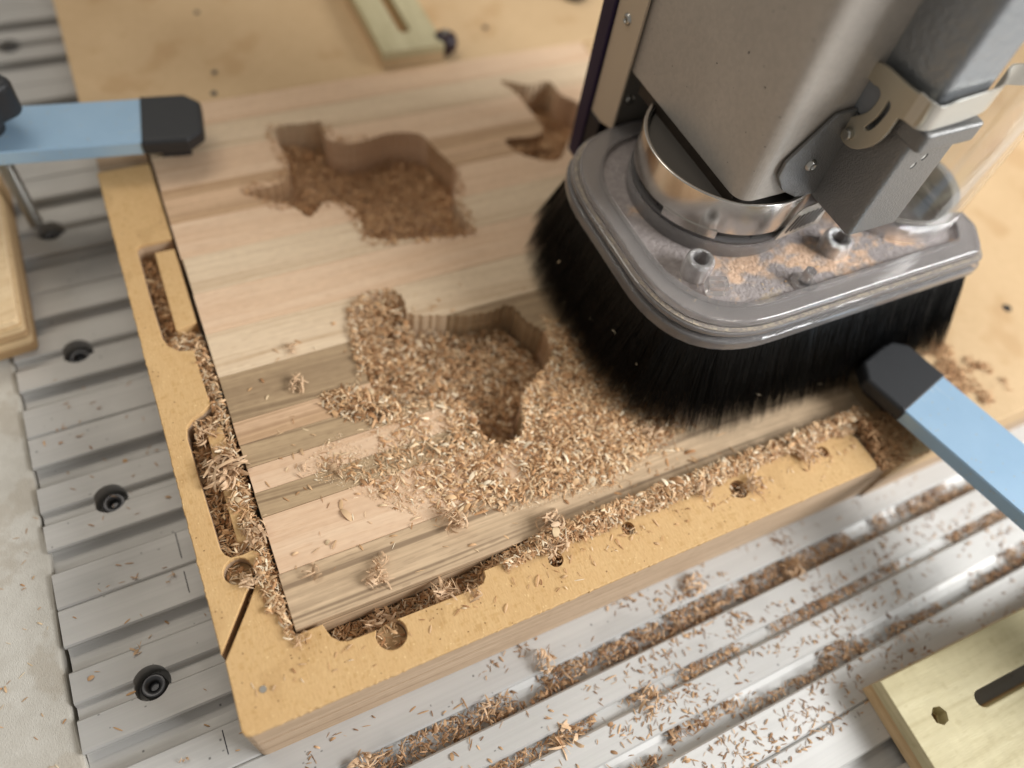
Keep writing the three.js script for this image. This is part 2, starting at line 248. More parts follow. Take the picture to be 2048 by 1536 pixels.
// ---------------------------------------------------------------- the glued panel with three carved pockets
const P1 = smoothLoop([[0.0661, -0.1330], [0.0752, -0.1385], [0.0861, -0.1364], [0.0892, -0.1294], [0.0885, -0.1212], [0.1020, -0.1158], [0.1156, -0.1113], [0.1268, -0.1100], [0.1361, -0.1103], [0.1388, -0.1006], [0.1448, -0.0883], [0.1415, -0.0763], [0.1330, -0.0705], [0.1207, -0.0635], [0.1151, -0.0531], [0.1104, -0.0441], [0.1025, -0.0419], [0.0960, -0.0466], [0.0950, -0.0536], [0.0968, -0.0605], [0.0874, -0.0674], [0.0807, -0.0739], [0.0674, -0.0755], [0.0613, -0.0837], [0.0597, -0.0953], [0.0617, -0.1060]]);
const P2 = smoothLoop([[0.0661, -0.2635], [0.0838, -0.2625], [0.0898, -0.2615], [0.0895, -0.2472], [0.1030, -0.2405], [0.1219, -0.2430], [0.1385, -0.2384], [0.1420, -0.2261], [0.1467, -0.2097], [0.1458, -0.2020], [0.1380, -0.1858], [0.1346, -0.1619], [0.1086, -0.1655], [0.0884, -0.1722], [0.0868, -0.1838], [0.0860, -0.1950], [0.0743, -0.2030], [0.0638, -0.1953], [0.0575, -0.2050], [0.0393, -0.2199], [0.0575, -0.2219], [0.0640, -0.2306], [0.0645, -0.2432]]);
const P3 = smoothLoop([[0.2033, -0.2705], [0.2185, -0.2620], [0.2317, -0.2628], [0.2340, -0.2487], [0.2401, -0.2395], [0.2385, -0.2288], [0.2242, -0.2164], [0.2057, -0.1976], [0.1884, -0.2076], [0.1846, -0.2205], [0.2036, -0.2187], [0.2099, -0.2249], [0.2095, -0.2369], [0.2082, -0.2568]]);
// the router leaves small scallops in the pocket walls
function scallop(pts, pitch, amp, seed) {
  const out = []; let s = 0;
  pts.forEach((p, i) => { const q = pts[(i + 1) % pts.length], L = Math.hypot(q[0] - p[0], q[1] - p[1]), n = Math.max(1, Math.round(L / 0.0007)), nx = (q[1] - p[1]) / L, nz = -(q[0] - p[0]) / L;
    for (let k = 0; k < n; k++) { const t = k / n, a = s + L * t, d = amp * Math.abs(Math.sin(Math.PI * a / pitch)) * (0.4 + 1.2 * vn(a / pitch, 0, seed)) + (vn(a * 900, 3, seed) - 0.5) * 0.0003; out.push([p[0] + (q[0] - p[0]) * t + nx * d, p[1] + (q[1] - p[1]) * t + nz * d]); } s += L; });
  return out;
}
const panel = thing('wood_panel', 'pale glued wood panel of many staves with three pockets carved into it', 'wood panel');
{
  const z = [0, -0.0221, -0.0463, -0.0572, -0.0689, -0.0800, -0.0914, -0.1151, -0.1392, -0.163, -0.1857, -0.209, -0.2325, -0.2555, -0.276, -0.2945], kinds = ['streaky', 'pink', 'olive', 'pink', 'olive', 'half', 'olive', 'cream', 'pink', 'cream', 'pink', 'half', 'pink', 'cream', 'pink'], S = M.staves;
  const tint = [1, 1, 1, 0.98, 1, 0.96, 0.97, 1, 1, 1, 1, 1, 0.98, 1, 1, 0.97], tools = [P1, P2, P3].map((p, k) => [slab(scallop(p, 0.0042, 0.0008, 71 + k), -0.028, 0.02), Math.min(...p.map((q) => q[1])), Math.max(...p.map((q) => q[1]))]);
  kinds.forEach((k, i) => {
    const r = rng(900 + i), z1 = z[i] - 0.00008, z0 = z[i + 1] + 0.00008, dy = (r() - 0.5) * 0.00025;
    let g = slab(rect(0.0004 + (r() - 0.5) * 0.0007, z0, 0.2715 + (r() - 0.5) * 0.001, z1), -0.0415, dy, { bevel: 0.00016, seg: 1 });
    const t = tools.filter(([, a, b]) => b > z0 && a < z1).map((q) => q[0]);
    if (t.length) g = cut(g, ...t);
    g = boxUV(g, r() * 0.37, -z1 + (k === 'half' ? 0 : r() * 0.045));
    const m = S[k].clone(); m.color.setScalar(Math.min(tint[i], 1)); if (tint[i] > 1) m.color.setRGB(1, 1, 1);
    mesh('stave', g, m, panel);
  });
}

// ---------------------------------------------------------------- the two fences round it
const leftOut = [[-0.0255, -0.2543], [-0.0011, -0.2543], [-0.0011, -0.2003], [-0.0148, -0.2003], [-0.0164, -0.1996], [-0.0173, -0.1980], [-0.0174, -0.1700], [-0.0168, -0.1440], [-0.0156, -0.1390], [-0.0118, -0.1345], [-0.0060, -0.1330], [-0.0058, -0.1090], [-0.0055, -0.1035],
  [-0.0098, -0.1004], [-0.0140, -0.0988], [-0.0168, -0.0955], [-0.0177, -0.0910], [-0.0172, -0.0600], [-0.0168, -0.0400], [-0.0158, -0.0370], [-0.0140, -0.0352], [-0.0100, -0.0347], [-0.0062, -0.0352], [-0.0040, -0.0335], [-0.0062, -0.0278], ...arc(-0.0130, -0.0292, 0.0052, -0.12, -6.0, 16), [-0.0092, -0.0238], [-0.0126, -0.0196], [-0.0255, -0.0018]];
// the hardboard face has small broken nicks along its outer arrises
const nicked = (pts, test, seed) => { const r = rng(seed), out = []; pts.forEach((p, i) => { out.push(p); const q = pts[(i + 1) % pts.length]; if (!test(p, q)) return; const L = Math.hypot(q[0] - p[0], q[1] - p[1]), n = Math.floor(L / 0.0011), nx = (q[1] - p[1]) / L, nz = -(q[0] - p[0]) / L; let run = 0; for (let k = 1; k < n; k++) { if (r() < 0.12) run = r() < 0.5 ? 0.8 : 0; const t = (k + (r() - 0.5) * 0.6) / n, d = r() < 0.12 + run * 0.5 ? 0.00005 + 0.0003 * r() : 0; out.push([p[0] + (q[0] - p[0]) * t + nx * d * NS, p[1] + (q[1] - p[1]) * t + nz * d * NS]); } }); return out; };
const NS = 1;
const frontOut = [[-0.0248, 0.0012], [-0.0122, -0.0158], [-0.0049, -0.0272], [-0.0030, -0.0240], [-0.0026, -0.0020], [-0.0006, 0.0016], [0.0095, 0.0014], [0.0101, 0.0040], [0.0110, 0.0068], [0.0131, 0.0093], [0.0161, 0.0106], [0.0182, 0.0106], [0.0262, 0.0108],
  ...arc(0.0311, 0.0142, 0.0057, -2.5, -7.0, 16).reverse().reverse(), [0.0345, 0.0100], [0.0635, 0.0102], [0.0695, 0.0096], [0.0714, 0.0075], [0.0718, 0.0051], [0.0974, 0.0049], [0.17, 0.0052], [0.2530, 0.0062], [0.2556, 0.0080], [0.2573, 0.0130], [0.2573, 0.0262], [0.2560, 0.0283], [-0.0228, 0.0279], [-0.0246, 0.0272], [-0.0253, 0.0255]];
const capHoles = [circle(0.1001, 0.0117, 0.0034, 20), circle(0.1340, 0.0111, 0.0032, 20), circle(0.1888, 0.0135, 0.0045, 22), circle(0.2370, 0.0123, 0.003, 20)];
const leftFence = thing('fence', 'tan faced wooden fence along the left edge of the panel with two routed slots', 'fence');
mesh('face_sheet', slab(nicked(leftOut, (p, q) => p[0] < -0.0254 && q[0] < -0.0254, 5), -0.0026, -0.0003, { bevel: 0.0003, seg: 1 }), M.hardboard, leftFence);
mesh('upper_rail', slab(leftOut, -0.0145, -0.00261), M.lumber, leftFence);
mesh('lower_rail', slab([[-0.0255, -0.2962], [-0.0008, -0.2962], [-0.0008, -0.035], [-0.0062, -0.0278], [-0.0105, -0.021], [-0.0255, -0.0012]], -0.0418, -0.0146), M.lumber, leftFence);
mesh('end_block', slab(rect(-0.0253, -0.2958, -0.0010, -0.2547), -0.0146, -0.0100, { bevel: 0.0005 }), M.lumber, leftFence);
for (const p of [[[-0.0102, -0.1944], [-0.0014, -0.1944], [-0.0014, -0.1480], [-0.0106, -0.1462]], [[-0.0102, -0.0915], [-0.0040, -0.0925], [-0.0034, -0.0400], [-0.0104, -0.0402]]])
  mesh('spring_tongue', [slab(roundPoly(p, 0.0008, 4), -0.0148, -0.0012, { bevel: 0.0004 })], M.hardboard, leftFence);
const frontFence = thing('fence', 'tan faced wooden fence along the front edge of the panel with round holes', 'fence');
mesh('face_sheet', slab(nicked(frontOut, (p, q) => p[1] > 0.0275 && q[1] > 0.0275, 6), -0.0026, -0.0003, { holes: capHoles, bevel: 0.0003, seg: 1 }), M.hardboard, frontFence);
const bigHole = frontOut;
mesh('upper_rail', slab(bigHole, -0.0185, -0.00261, { holes: capHoles }), M.lumber, frontFence);
mesh('lower_rail', slab(roundPoly([[-0.0253, 0.0010], [-0.0122, -0.0158], [-0.0049, -0.0272], [-0.0010, -0.0272], [-0.0010, 0.0006], [0.2729, 0.0006], [0.2729, 0.0281], [-0.0253, 0.0281]], [0, 0, 0, 0, 0, 0, 0.001, 0.0035], 6), -0.0418, -0.0186), M.lumber, frontFence);
mesh('end_block', slab(rect(0.2578, 0.0010, 0.2729, 0.0280), -0.0185, -0.0030, { bevel: 0.0004 }), M.lumber, frontFence);
for (const [x, z, r, f] of [[0.0311, 0.0142, 0.0054, frontFence], [-0.0130, -0.0292, 0.0049, leftFence]]) mesh('dowel', cyl(x, -0.0145, -0.0055, z, r, r, 28), M.plyDark, f);
{ const s = mesh('screw', cyl(0, 0, 0.0006, 0, 0.0013, 0.0012, 14), M.steel, frontFence); s.position.set(-0.0154, -0.0006, 0.0151); }

// ---------------------------------------------------------------- blocks and slotted strips on the bed
{
  const t = thing('plywood_block', 'pale plywood block with layered edges lying at the left end of the bed', 'wood block');
  const s = (i, y0, y1, m, n) => mesh(n, slab(roundPoly([[-0.16, -0.30], [-0.0738 - i, -0.30], [-0.0738 - i, -0.1885 - i], [-0.16, -0.1815 - i]], [0, 0, 0.003, 0], 6), y0, y1, { bevel: 0.0004, seg: 1 }), m, t);
  s(0, -0.0418, -0.0368, M.plyDark, 'ply'); s(0.0003, -0.0367, -0.0322, M.plyLight, 'ply'); s(0.0001, -0.0321, -0.0276, M.plyDark, 'ply'); s(0.0004, -0.0275, -0.0231, M.plyLight, 'ply'); s(0.0012, -0.0230, -0.0192, M.paleBirch, 'top_ply');
}
function slottedStrip(t, L, W, H, slot, holes, m) {   // origin at the near left corner of the underside
  const round = (x0, x1, zc, r) => [...arc(x0, zc, r, Math.PI * 1.5, Math.PI * 0.5, 8), ...arc(x1, zc, r, Math.PI * 0.5, -Math.PI * 0.5, 8)];
  const opts = { holes: [round(slot[0], slot[1], slot[2], slot[3]), ...holes.map((h) => circle(h[0], h[1], h[2], h[3] ?? 18))] }, pts = rect(0, 0, L, W);
  mesh('body', slab(pts, H * 0.52, H, { ...opts, bevel: 0.0005 }), m, t); mesh('lower_ply', slab(pts.map(([x, z]) => [x + (x ? 0 : 0.0004), z]), 0, H * 0.51, { ...opts }), M.plyLight, t);
}
{
  const t = thing('slotted_strip', 'pale green wooden strip with a slot and a six sided hole', 'slotted strip', [0.2124, BED + 0.0003, 0.1034], -0.02);
  slottedStrip(t, 0.2, 0.052, 0.0155, [0.0385, 0.16, 0.0225, 0.0035], [[0.0158, 0.0207, 0.0043, 7]], M.greenPine);
  t.rotation.y = -0.028;
  const u = thing('slotted_strip', 'pale green slotted wooden strip lying behind the panel', 'slotted strip', [0.1395, -0.0012, -0.2995], 1.56);
  slottedStrip(u, 0.2, 0.0385, 0.011, [0.02, 0.17, 0.0198, 0.0036], [], M.greenPine);
  const k = thing('star_knob', 'small dark purple knob at the end of the green slotted strip behind the panel', 'knob', [0.1815, -0.0014, -0.3065]);
  mesh('grip', new THREE.LatheGeometry([[0, 0.013], [0.003, 0.013], [0.0062, 0.0115], [0.0075, 0.008], [0.0072, 0.004], [0.0045, 0.002], [0.004, 0]].map((q) => new THREE.Vector2(...q)), 28), std({ color: 0x2c1a22, roughness: 0.4 }), k);
  mesh('screw_end', cyl(0, 0.012, 0.0145, 0, 0.002, 0.0018, 14), M.steel, k);
  const q = thing('round_knob', 'dark brown knob on the tan board beside the purple plate at the back', 'knob', [0.293, -0.0014, -0.345]);
  mesh('grip', new THREE.LatheGeometry([[0, 0.014], [0.004, 0.0135], [0.008, 0.011], [0.0095, 0.006], [0.008, 0.001], [0.0075, 0]].map((q2) => new THREE.Vector2(...q2)), 28), M.brownBlack, q);
  const pk = mesh('plywood_offcut', box(0.262, -0.0418, 0.1562, 0.5, -0.0335, 0.26, 0.0008), std({ map: sc(woodTex(561, [196, 168, 152], [206, 180, 166], [170, 140, 124], 0.2, 256, 64), 0.2, 0.1), roughness: 0.7 }), scene);
  pk.userData = { label: 'pinkish flat wood offcut in front of the green slotted strip at the bottom edge', category: 'wood offcut' };
}

// ---------------------------------------------------------------- blue hold-down clamps
function makeClamp(name, label) {   // origin under the border between bar and black tip; bar runs along -x, tip along +x
  const t = thing(name, label, 'clamp', [0, 0, 0], 0, 'light blue hold-down clamps');
  const h = 0.0164, c = 0.0007, sec = [[-h, 0.0126], [-h + 0.0006, 0.0120], [h - 0.0006, 0.0120], [h, 0.0126], [h, 0.0198 - c], [h - c * 0.75, 0.0198], [-h + c * 0.75, 0.0198], [-h, 0.0198 - c]];
  const bar = slabX(sec, -0.175, 0.004, { bevel: 0.0003 });
  mesh('bar', bar, M.blue, t);
  const tip = roundPoly([[-0.0005, -0.0176], [0.021, -0.0176], [0.0285, -0.011], [0.0285, 0.011], [0.021, 0.0176], [-0.0005, 0.0176]], [0.001, 0.003, 0.004, 0.004, 0.003, 0.001], 5);
  mesh('pad', [slab(tip, 0.0122, 0.0206, { bevel: 0.0022, seg: 4 }), slab(rect(0.006, -0.006, 0.02, 0.006), 0.0003, 0.0130, { bevel: 0.001 })], M.blackPlastic, t);
  const rod = [cyl(-0.067, BED + 0.001, 0.036, 0, 0.0031, 0.0031, 18)]; for (let y = BED + 0.002; y < 0.006; y += 0.0011) { const g = new THREE.TorusGeometry(0.0031, 0.00035, 5, 18); g.rotateX(Math.PI / 2 + 0.08); g.translate(-0.067, y, 0); rod.push(g); }
  mesh('threaded_rod', rod, M.steel, t);
  const lobes = Array.from({ length: 60 }, (_, i) => { const a = i / 60 * 2 * Math.PI, r = 0.0165 + 0.0022 * Math.cos(5 * a); return [-0.067 + r * Math.cos(a), r * Math.sin(a)]; });
  mesh('knob', [slab(lobes, 0.028, 0.046, { bevel: 0.003, seg: 4 }), cyl(-0.067, 0.0199, 0.0285, 0, 0.008, 0.009, 24)], M.blackPlastic, t);
  return t;
}
const clampA = makeClamp('hold_down_clamp', 'blue clamp with black tip at the left, pressing on the back of the left fence');
clampA.position.set(0.0016, 0, -0.2622); clampA.rotation.y = -0.155;
const clampB = clampA.clone(); clampB.name = numbered('hold_down_clamp'); clampB.userData = { ...clampA.userData, label: 'blue clamp with black tip in front of the brush at the right' };
for (const c of clampB.children) if (c.name !== 'bar' && c.name !== 'pad') c.position.x -= 0.06;
clampB.position.set(0.2862, 0, 0.0106); clampB.rotation.y = Math.PI / 2 + 0.255; scene.add(clampB);

// ---------------------------------------------------------------- router head
const head = thing('router_head', 'grey metal router head with purple back plate and screws above the dust shoe', 'router head');
{
  const hs = roundPoly([[0.2015, -0.1555], [0.31, -0.1555], [0.31, -0.066], [0.2015, -0.066]], [0.0006, 0, 0, 0.0085], 12);
  mesh('housing', slab(hs, 0.0885, 0.52, { bevel: 0.0005 }), M.housing, head);
  mesh('under_plate', slab(rect(0.2019, -0.1435, 0.29, -0.0712), 0.0832, 0.0884), M.brownBlack, head);
  mesh('spindle_nose', new THREE.LatheGeometry([[0, 0.0838], [0.0352, 0.0838], [0.0362, 0.0828], [0.0362, 0.045]].map((q) => new THREE.Vector2(...q)), 64), M.noseGrey, head).position.set(0.2235, 0, -0.1007);
  mesh('mount_plate', box(0.2005, 0.056, -0.1699, 0.30, 0.52, -0.1560), M.midGrey, head);
  mesh('rail_strip', slabX([[-0.1508, 0.0585], [-0.1660, 0.0535], [-0.1697, 0.0540], [-0.1697, 0.52], [-0.1508, 0.52]], 0.1990, 0.2004, { bevel: 0.0003 }), M.brushedAlu, head);
  mesh('back_plate', box(0.1975, 0.024, -0.1795, 0.30, 0.52, -0.1700, 0.001), M.purple, head);
  mesh('lower_plate', box(0.1983, 0.024, -0.1699, 0.30, 0.0555, -0.1600), M.navy, head);
  const screwX = (y, z, x) => { const s = mesh('screw', new THREE.LatheGeometry([[0.0009, 0.0004], [0.0012, 0.0012], [0.0018, 0.0012], [0.0024, 0.0006], [0.0026, 0]].map((q) => new THREE.Vector2(...q)), 22), M.steel, head); s.rotation.z = Math.PI / 2; s.position.set(x, y, z); };
  screwX(0.1075, -0.1608, 0.1990); screwX(0.155, -0.1608, 0.1990);
  const s2 = mesh('screw', new THREE.SphereGeometry(0.0026, 20, 12), M.steel, head); s2.position.set(0.2085, 0.0695, -0.1558); s2.scale.z = 0.6;
  const r = rng(77); for (const [y, z, q] of [[0.1118, -0.1547, 0.0007], [0.1367, -0.0924, 0.0006], [0.132, -0.079, 0.0005], [0.124, -0.105, 0.0004]]) { const s = mesh('pit', cyl(0, 0, 0.00005, 0, q, q * 0.9, 7), M.navy, head); s.rotation.set(r() * 3, 0, Math.PI / 2); s.position.set(0.2015, y, z); s.scale.z = 0.6; }
}
// ---------------------------------------------------------------- latched grey arm in front of the head
const arm = thing('latch_arm', 'grey powder coated arm with a metal draw latch in front of the router head', 'latch arm');
{
  const X0 = 0.2385, X1 = 0.2645, ZF = -0.0405;
  const oval = (cx, cy, k) => circle(0, 0, 1, 18).map(([a, b]) => [cx + (a * 0.0011 + b * 0.0003) * k, cy + b * 0.0015 * k]);
  let body = slab(roundPoly(rect(X0, -0.0650, X1, ZF), [0, 0, 0.0018, 0.0026], 6), 0.0850, 0.1290, { bevel: 0.0005 });
  const hole = (pts) => slabZ(pts, ZF - 0.004, ZF + 0.004);
  mesh('lower_body', cut(body, hole(oval(0.2519, 0.1212, 1)), hole(oval(0.2488, 0.1180, 1))), M.powder, arm);
  for (const [x, y] of [[0.2519, 0.1212], [0.2488, 0.1180]]) mesh('rivet', slabZ(oval(x, y, 0.78), ZF - 0.0038, ZF - 0.0004), std({ color: 0xe6e2da, roughness: 0.5 }), arm);
  mesh('upper_body', slab(roundPoly(rect(X0 - 0.0003, -0.0718, X1 - 0.0008, ZF - 0.0006), [0.001, 0, 0.0036, 0.0036], 6), 0.1371, 0.52, { bevel: 0.0006 }), M.paintGrey, arm);
  mesh('flange', slabZ(roundPoly([[0.2125, 0.1085], [0.2125, 0.1015], [0.2190, 0.0930], [0.2290, 0.0868], [0.2392, 0.0868], [0.2392, 0.1280], [0.2260, 0.1272]], [0.002, 0.003, 0.004, 0.001, 0, 0, 0.003], 6), -0.0652, -0.0636, { bevel: 0.0004 }), M.powder, arm);
  const s = mesh('screw', new THREE.LatheGeometry([[0.0008, 0.0008], [0.0012, 0.0018], [0.0017, 0.0017], [0.0024, 0.0008], [0.0025, 0]].map((q) => new THREE.Vector2(...q)), 22), M.steel, arm); s.rotation.x = Math.PI / 2; s.position.set(0.2262, 0.1045, -0.0637);
  mesh('lip', slab(roundPoly([[X0 - 0.0014, -0.0500], [X1 + 0.0006, -0.0500], [X1 + 0.0006, ZF + 0.0045], [X0 - 0.0014, ZF + 0.0045]], [0, 0, 0.0022, 0.0026], 6), 0.1291, 0.1370, { bevel: 0.0012, seg: 3 }), M.powder, arm);
  mesh('rubber_block', slabX(roundPoly([[-0.0742, 0.1350], [-0.0738, 0.1279], [-0.0724, 0.1266], [-0.0610, 0.1266], [-0.0585, 0.1300], [-0.0578, 0.1372], [-0.0597, 0.1400], [-0.0715, 0.1400]], 0.001, 4), 0.2352, 0.2386, { bevel: 0.0005 }), M.greyPlastic, arm);
  const hook = smoothLoop([[-0.0714, 0.1402], [-0.0707, 0.1426], [-0.0672, 0.1449], [-0.0624, 0.1466], [-0.0560, 0.1469], [-0.0502, 0.1470], [-0.0448, 0.1474], [-0.0404, 0.1480], [-0.0398, 0.1458], [-0.0395, 0.1397], [-0.0420, 0.1376], [-0.0470, 0.1366], [-0.0476, 0.1340], [-0.0480, 0.1281], [-0.0504, 0.1221], [-0.0552, 0.1169], [-0.0601, 0.1152], [-0.0637, 0.1163], [-0.0658, 0.1192], [-0.0650, 0.1233], [-0.0617, 0.1270], [-0.0590, 0.1306], [-0.0580, 0.1349], [-0.0583, 0.1380], [-0.0604, 0.1393], [-0.0630, 0.1388], [-0.0669, 0.1392], [-0.0697, 0.1394]], 3);
  mesh('latch_hook', slabX(hook, 0.2336, 0.2351, { bevel: 0.0004, holes: [smoothLoop([[-0.0543, 0.1382], [-0.0530, 0.1380], [-0.0522, 0.1358], [-0.0529, 0.1306], [-0.0540, 0.1270], [-0.0553, 0.1254], [-0.0567, 0.1254], [-0.0563, 0.1268], [-0.0548, 0.1311], [-0.0543, 0.1351]], 3)] }), M.nickel, arm);
  const pv = mesh('pivot', [cyl(0, 0, 0.0028, 0, 0.0022, 0.0022, 24), cyl(0, 0.0027, 0.0034, 0, 0.0022, 0.0018, 6)], M.steel, arm); pv.rotation.z = Math.PI / 2; pv.position.set(0.2348, 0.1198, -0.0607);
  mesh('pivot_boss', slabX(roundPoly([[-0.0655, 0.115], [-0.0560, 0.115], [-0.0560, 0.1262], [-0.0655, 0.1262]], 0.002, 4), 0.2350, 0.2386, { bevel: 0.0004 }), M.powder, arm);
  // strap: from the hook across the front and round the clear tube
  const path = new THREE.CatmullRomCurve3([[0.2342, 0.1430, -0.0455], [0.2346, 0.1430, -0.0405], [0.2375, 0.1430, -0.0388], [0.2440, 0.1432, -0.0386], [0.2560, 0.1440, -0.0388], [0.2640, 0.1448, -0.0395], [0.2690, 0.1455, -0.0420], [0.2760, 0.1462, -0.0470], [0.2850, 0.147, -0.0440], [0.2990, 0.1478, -0.0378], [0.3150, 0.148, -0.0385], [0.3300, 0.148, -0.0470], [0.3400, 0.148, -0.0620], [0.3420, 0.148, -0.0760]].map((q) => new THREE.Vector3(...q)));
  const n = 90, pos = [], idx = [];
  for (let i = 0; i <= n; i++) { const p = path.getPoint(i / n), t = path.getTangent(i / n), nx = -t.z, nz = t.x, l = Math.hypot(nx, nz) * 1, hh = 0.0052 - 0.0012 * smooth(0.3, 0.5, i / n), sag = -0.0012 * Math.exp(-((((i / n) - 0.16) / 0.05) ** 2));
    for (const [a, b] of [[-hh, 0], [hh + sag, 0], [hh + sag, 0.0007], [-hh, 0.0007]]) pos.push(p.x - nx / l * b * -1, p.y + a, p.z - nz / l * b * -1); }
  for (let i = 0; i < n; i++) for (let k = 0; k < 4; k++) { const a = i * 4 + k, b = i * 4 + (k + 1) % 4; idx.push(a, b, a + 4, b, b + 4, a + 4); }
  const g = new THREE.BufferGeometry(); g.setAttribute('position', new THREE.Float32BufferAttribute(pos, 3)); g.setIndex(idx); const g2 = boxUV(g); g2.computeVertexNormals();
  mesh('strap', g2, M.steel2 = std({ color: 0xc2beb4, roughness: 0.34, metalness: 0.6, side: THREE.DoubleSide }), arm);
}

// ---------------------------------------------------------------- dust shoe
const shoe = thing('dust_shoe', 'clear plastic dust shoe with black brush skirt round the router head', 'dust shoe');
const SX = 0.2235, SZ = -0.1007;
const outline = (i) => roundPoly([[0.1635 + i, -0.1560 + i], [0.325 - i, -0.154 + i], [0.3385 - i, -0.135 + i], [0.3385 - i, -0.040 - i * 0.6], [0.3290 - i * 0.8, -0.0255 - i], [0.1635 + i, -0.0255 - i]], [0.046 - i * 0.5, 0.008, 0.01, 0.008, 0.008, 0.046 - i * 0.5], 14);
{
  mesh('lower_plate', slab(outline(0), 0.0462, 0.0522, { bevel: 0.0014, seg: 3, holes: [circle(SX, SZ, 0.037, 48)] }), M.acrylic, shoe);
  mesh('gasket', slab(outline(0.0022), 0.0523, 0.0535, { holes: [circle(SX, SZ, 0.037, 48)] }), M.acrylicRough, shoe);
  mesh('middle_plate', slab(outline(0.0010), 0.0536, 0.0562, { bevel: 0.0008, holes: [circle(SX, SZ, 0.037, 48)] }), M.acrylic, shoe);
  mesh('dust_line', slab(outline(0.0018), 0.05625, 0.0567, { holes: [outline(0.0034)] }), M.dustLedge, shoe);
  mesh('rim', slab(outline(0.0036), 0.0563, 0.0604, { holes: [outline(0.0112)], bevel: 0.0012, seg: 4 }), M.acrylic, shoe);
  mesh('dusty_tray', boxUV(slab(outline(0.0114), 0.0562, 0.0580, { holes: [circle(SX, SZ, 0.0374, 48), circle(0.3085, -0.0745, 0.0262, 40)] }), -0.155, 0.165), M.dusty, shoe);
  const lathe = (name, prof, m, x = SX, z = SZ, n = 72) => { const o = mesh(name, new THREE.LatheGeometry(prof.map((q) => new THREE.Vector2(...q)), n), m, shoe); o.position.set(x, 0, z); return o; };
  lathe('collar', [[0.0368, 0.0581], [0.0392, 0.0581], [0.0392, 0.0640], [0.0386, 0.0648], [0.0368, 0.0648], [0.0368, 0.0581]], M.acrylic);
  lathe('collar_edge', [[0.0366, 0.0650], [0.0385, 0.0650], [0.0388, 0.0664], [0.0381, 0.0672], [0.0366, 0.0672]], M.acrylicRough);
  lathe('neck', [[0.0363, 0.060], [0.0367, 0.0600], [0.0367, 0.0860], [0.0363, 0.0860]], M.noseGrey);
  const slits = []; for (let i = 0; i < 16; i++) { const a = i / 16 * 2 * Math.PI + 0.2, g = new THREE.BoxGeometry(0.0006, 0.0032, 0.0003); g.translate(0, 0.0688, 0.0368); g.rotateY(a); g.translate(SX, 0, SZ); slits.push(g); }
  mesh('slit', slits, M.navy, shoe);
  const band = lathe('clamp_band', [[0.0372, 0.0706], [0.0383, 0.0703], [0.0387, 0.0708], [0.0387, 0.0866], [0.0383, 0.0872], [0.0372, 0.0869]], M.mirrorSteel); band.position.y = 0;
  // loose outer end of the band with its row of slanted slots
  const seg = (r, a0, a1, y0, y1, n, slope = 0) => { const pos = [], ix = []; for (let i = 0; i <= n; i++) { const a = a0 + (a1 - a0) * i / n, dy = slope * (i / n) ** 4; for (const [q, y] of [[r, y0], [r, y1 - dy], [r + 0.0006, y1 - dy], [r + 0.0006, y0]]) pos.push(SX + q * Math.sin(a), y, SZ + q * Math.cos(a)); } for (let i = 0; i < n; i++) for (let k = 0; k < 4; k++) { const a = i * 4 + k, b = i * 4 + (k + 1) % 4; ix.push(a, a + 4, b, b, a + 4, b + 4); } ix.push(0, 1, 2, 0, 2, 3); const e = n * 4; ix.push(e, e + 2, e + 1, e, e + 3, e + 2); const g = new THREE.BufferGeometry(); g.setAttribute('position', new THREE.Float32BufferAttribute(pos, 3)); g.setIndex(ix); const q = boxUV(g); q.computeVertexNormals(); return q; };
  const tail = mesh('band_tail', slabZ([[0, 0.0664], [0.0030, 0.0712], [0.0062, 0.0798], [0.0085, 0.0812], [0.026, 0.0812], [0.026, 0.0664]], 0, 0.0007, { bevel: 0.0001 }), M.tailSteel, shoe);
  tail.position.set(SX + 0.0396 * Math.sin(0.08), 0, SZ + 0.0396 * Math.cos(0.08)); tail.rotation.y = 0.11;
  for (let i = 0; i < 7; i++) { const g = new THREE.BoxGeometry(0.0010, 0.0092, 0.0004); g.rotateZ(-0.40); g.translate(0.0066 + i * 0.0027, 0.0730, 0.0007); mesh('slot', g, M.navy, tail); }
  mesh('band_tongue', seg(0.0386, -1.25, -0.62, 0.0672, 0.0712, 24), M.mirrorSteel, shoe);
  // bosses and pegs standing in the tray
  const post = (x, z, r, h, bore) => { const g = new THREE.LatheGeometry([[bore, 0.002], [bore, h - 0.0003], [r - 0.0012, h], [r - 0.0003, h - 0.0009], [r, h - 0.002], [r, 0]].map((q) => new THREE.Vector2(...q)), 28); const o = mesh('post', g, M.acrylic, shoe); o.position.set(x, 0.0581, z); const c = mesh('post_bore', cyl(0, 0.0005, 0.003, 0, bore, bore, 20), M.navy, o); return o; };
  post(0.1895, -0.0612, 0.0062, 0.0095, 0.0036); post(0.2575, -0.0535, 0.0066, 0.0078, 0.0036);
  const peg = mesh('peg', [cyl(0, 0, 0.0012, 0, 0.0055, 0.0052, 28), cyl(0, 0.0012, 0.0078, 0, 0.0031, 0.0026, 6)], M.acrylic, shoe); peg.position.set(0.2325, 0.0581, -0.0415);
  const lug = mesh('lug', box(-0.0042, 0, -0.003, 0.0042, 0.0058, 0.003, 0.0004), M.acrylic, shoe); lug.position.set(0.1925, 0.0581, -0.0505); lug.rotation.y = -0.35;
  // round port with the clear tube in it
  lathe('port_ring', [[0.0262, 0.0535], [0.0262, 0.0668], [0.0270, 0.0675], [0.0310, 0.0670], [0.0318, 0.0650], [0.0322, 0.0580], [0.0262, 0.0535]], M.acrylic, 0.3085, -0.0745, 56);
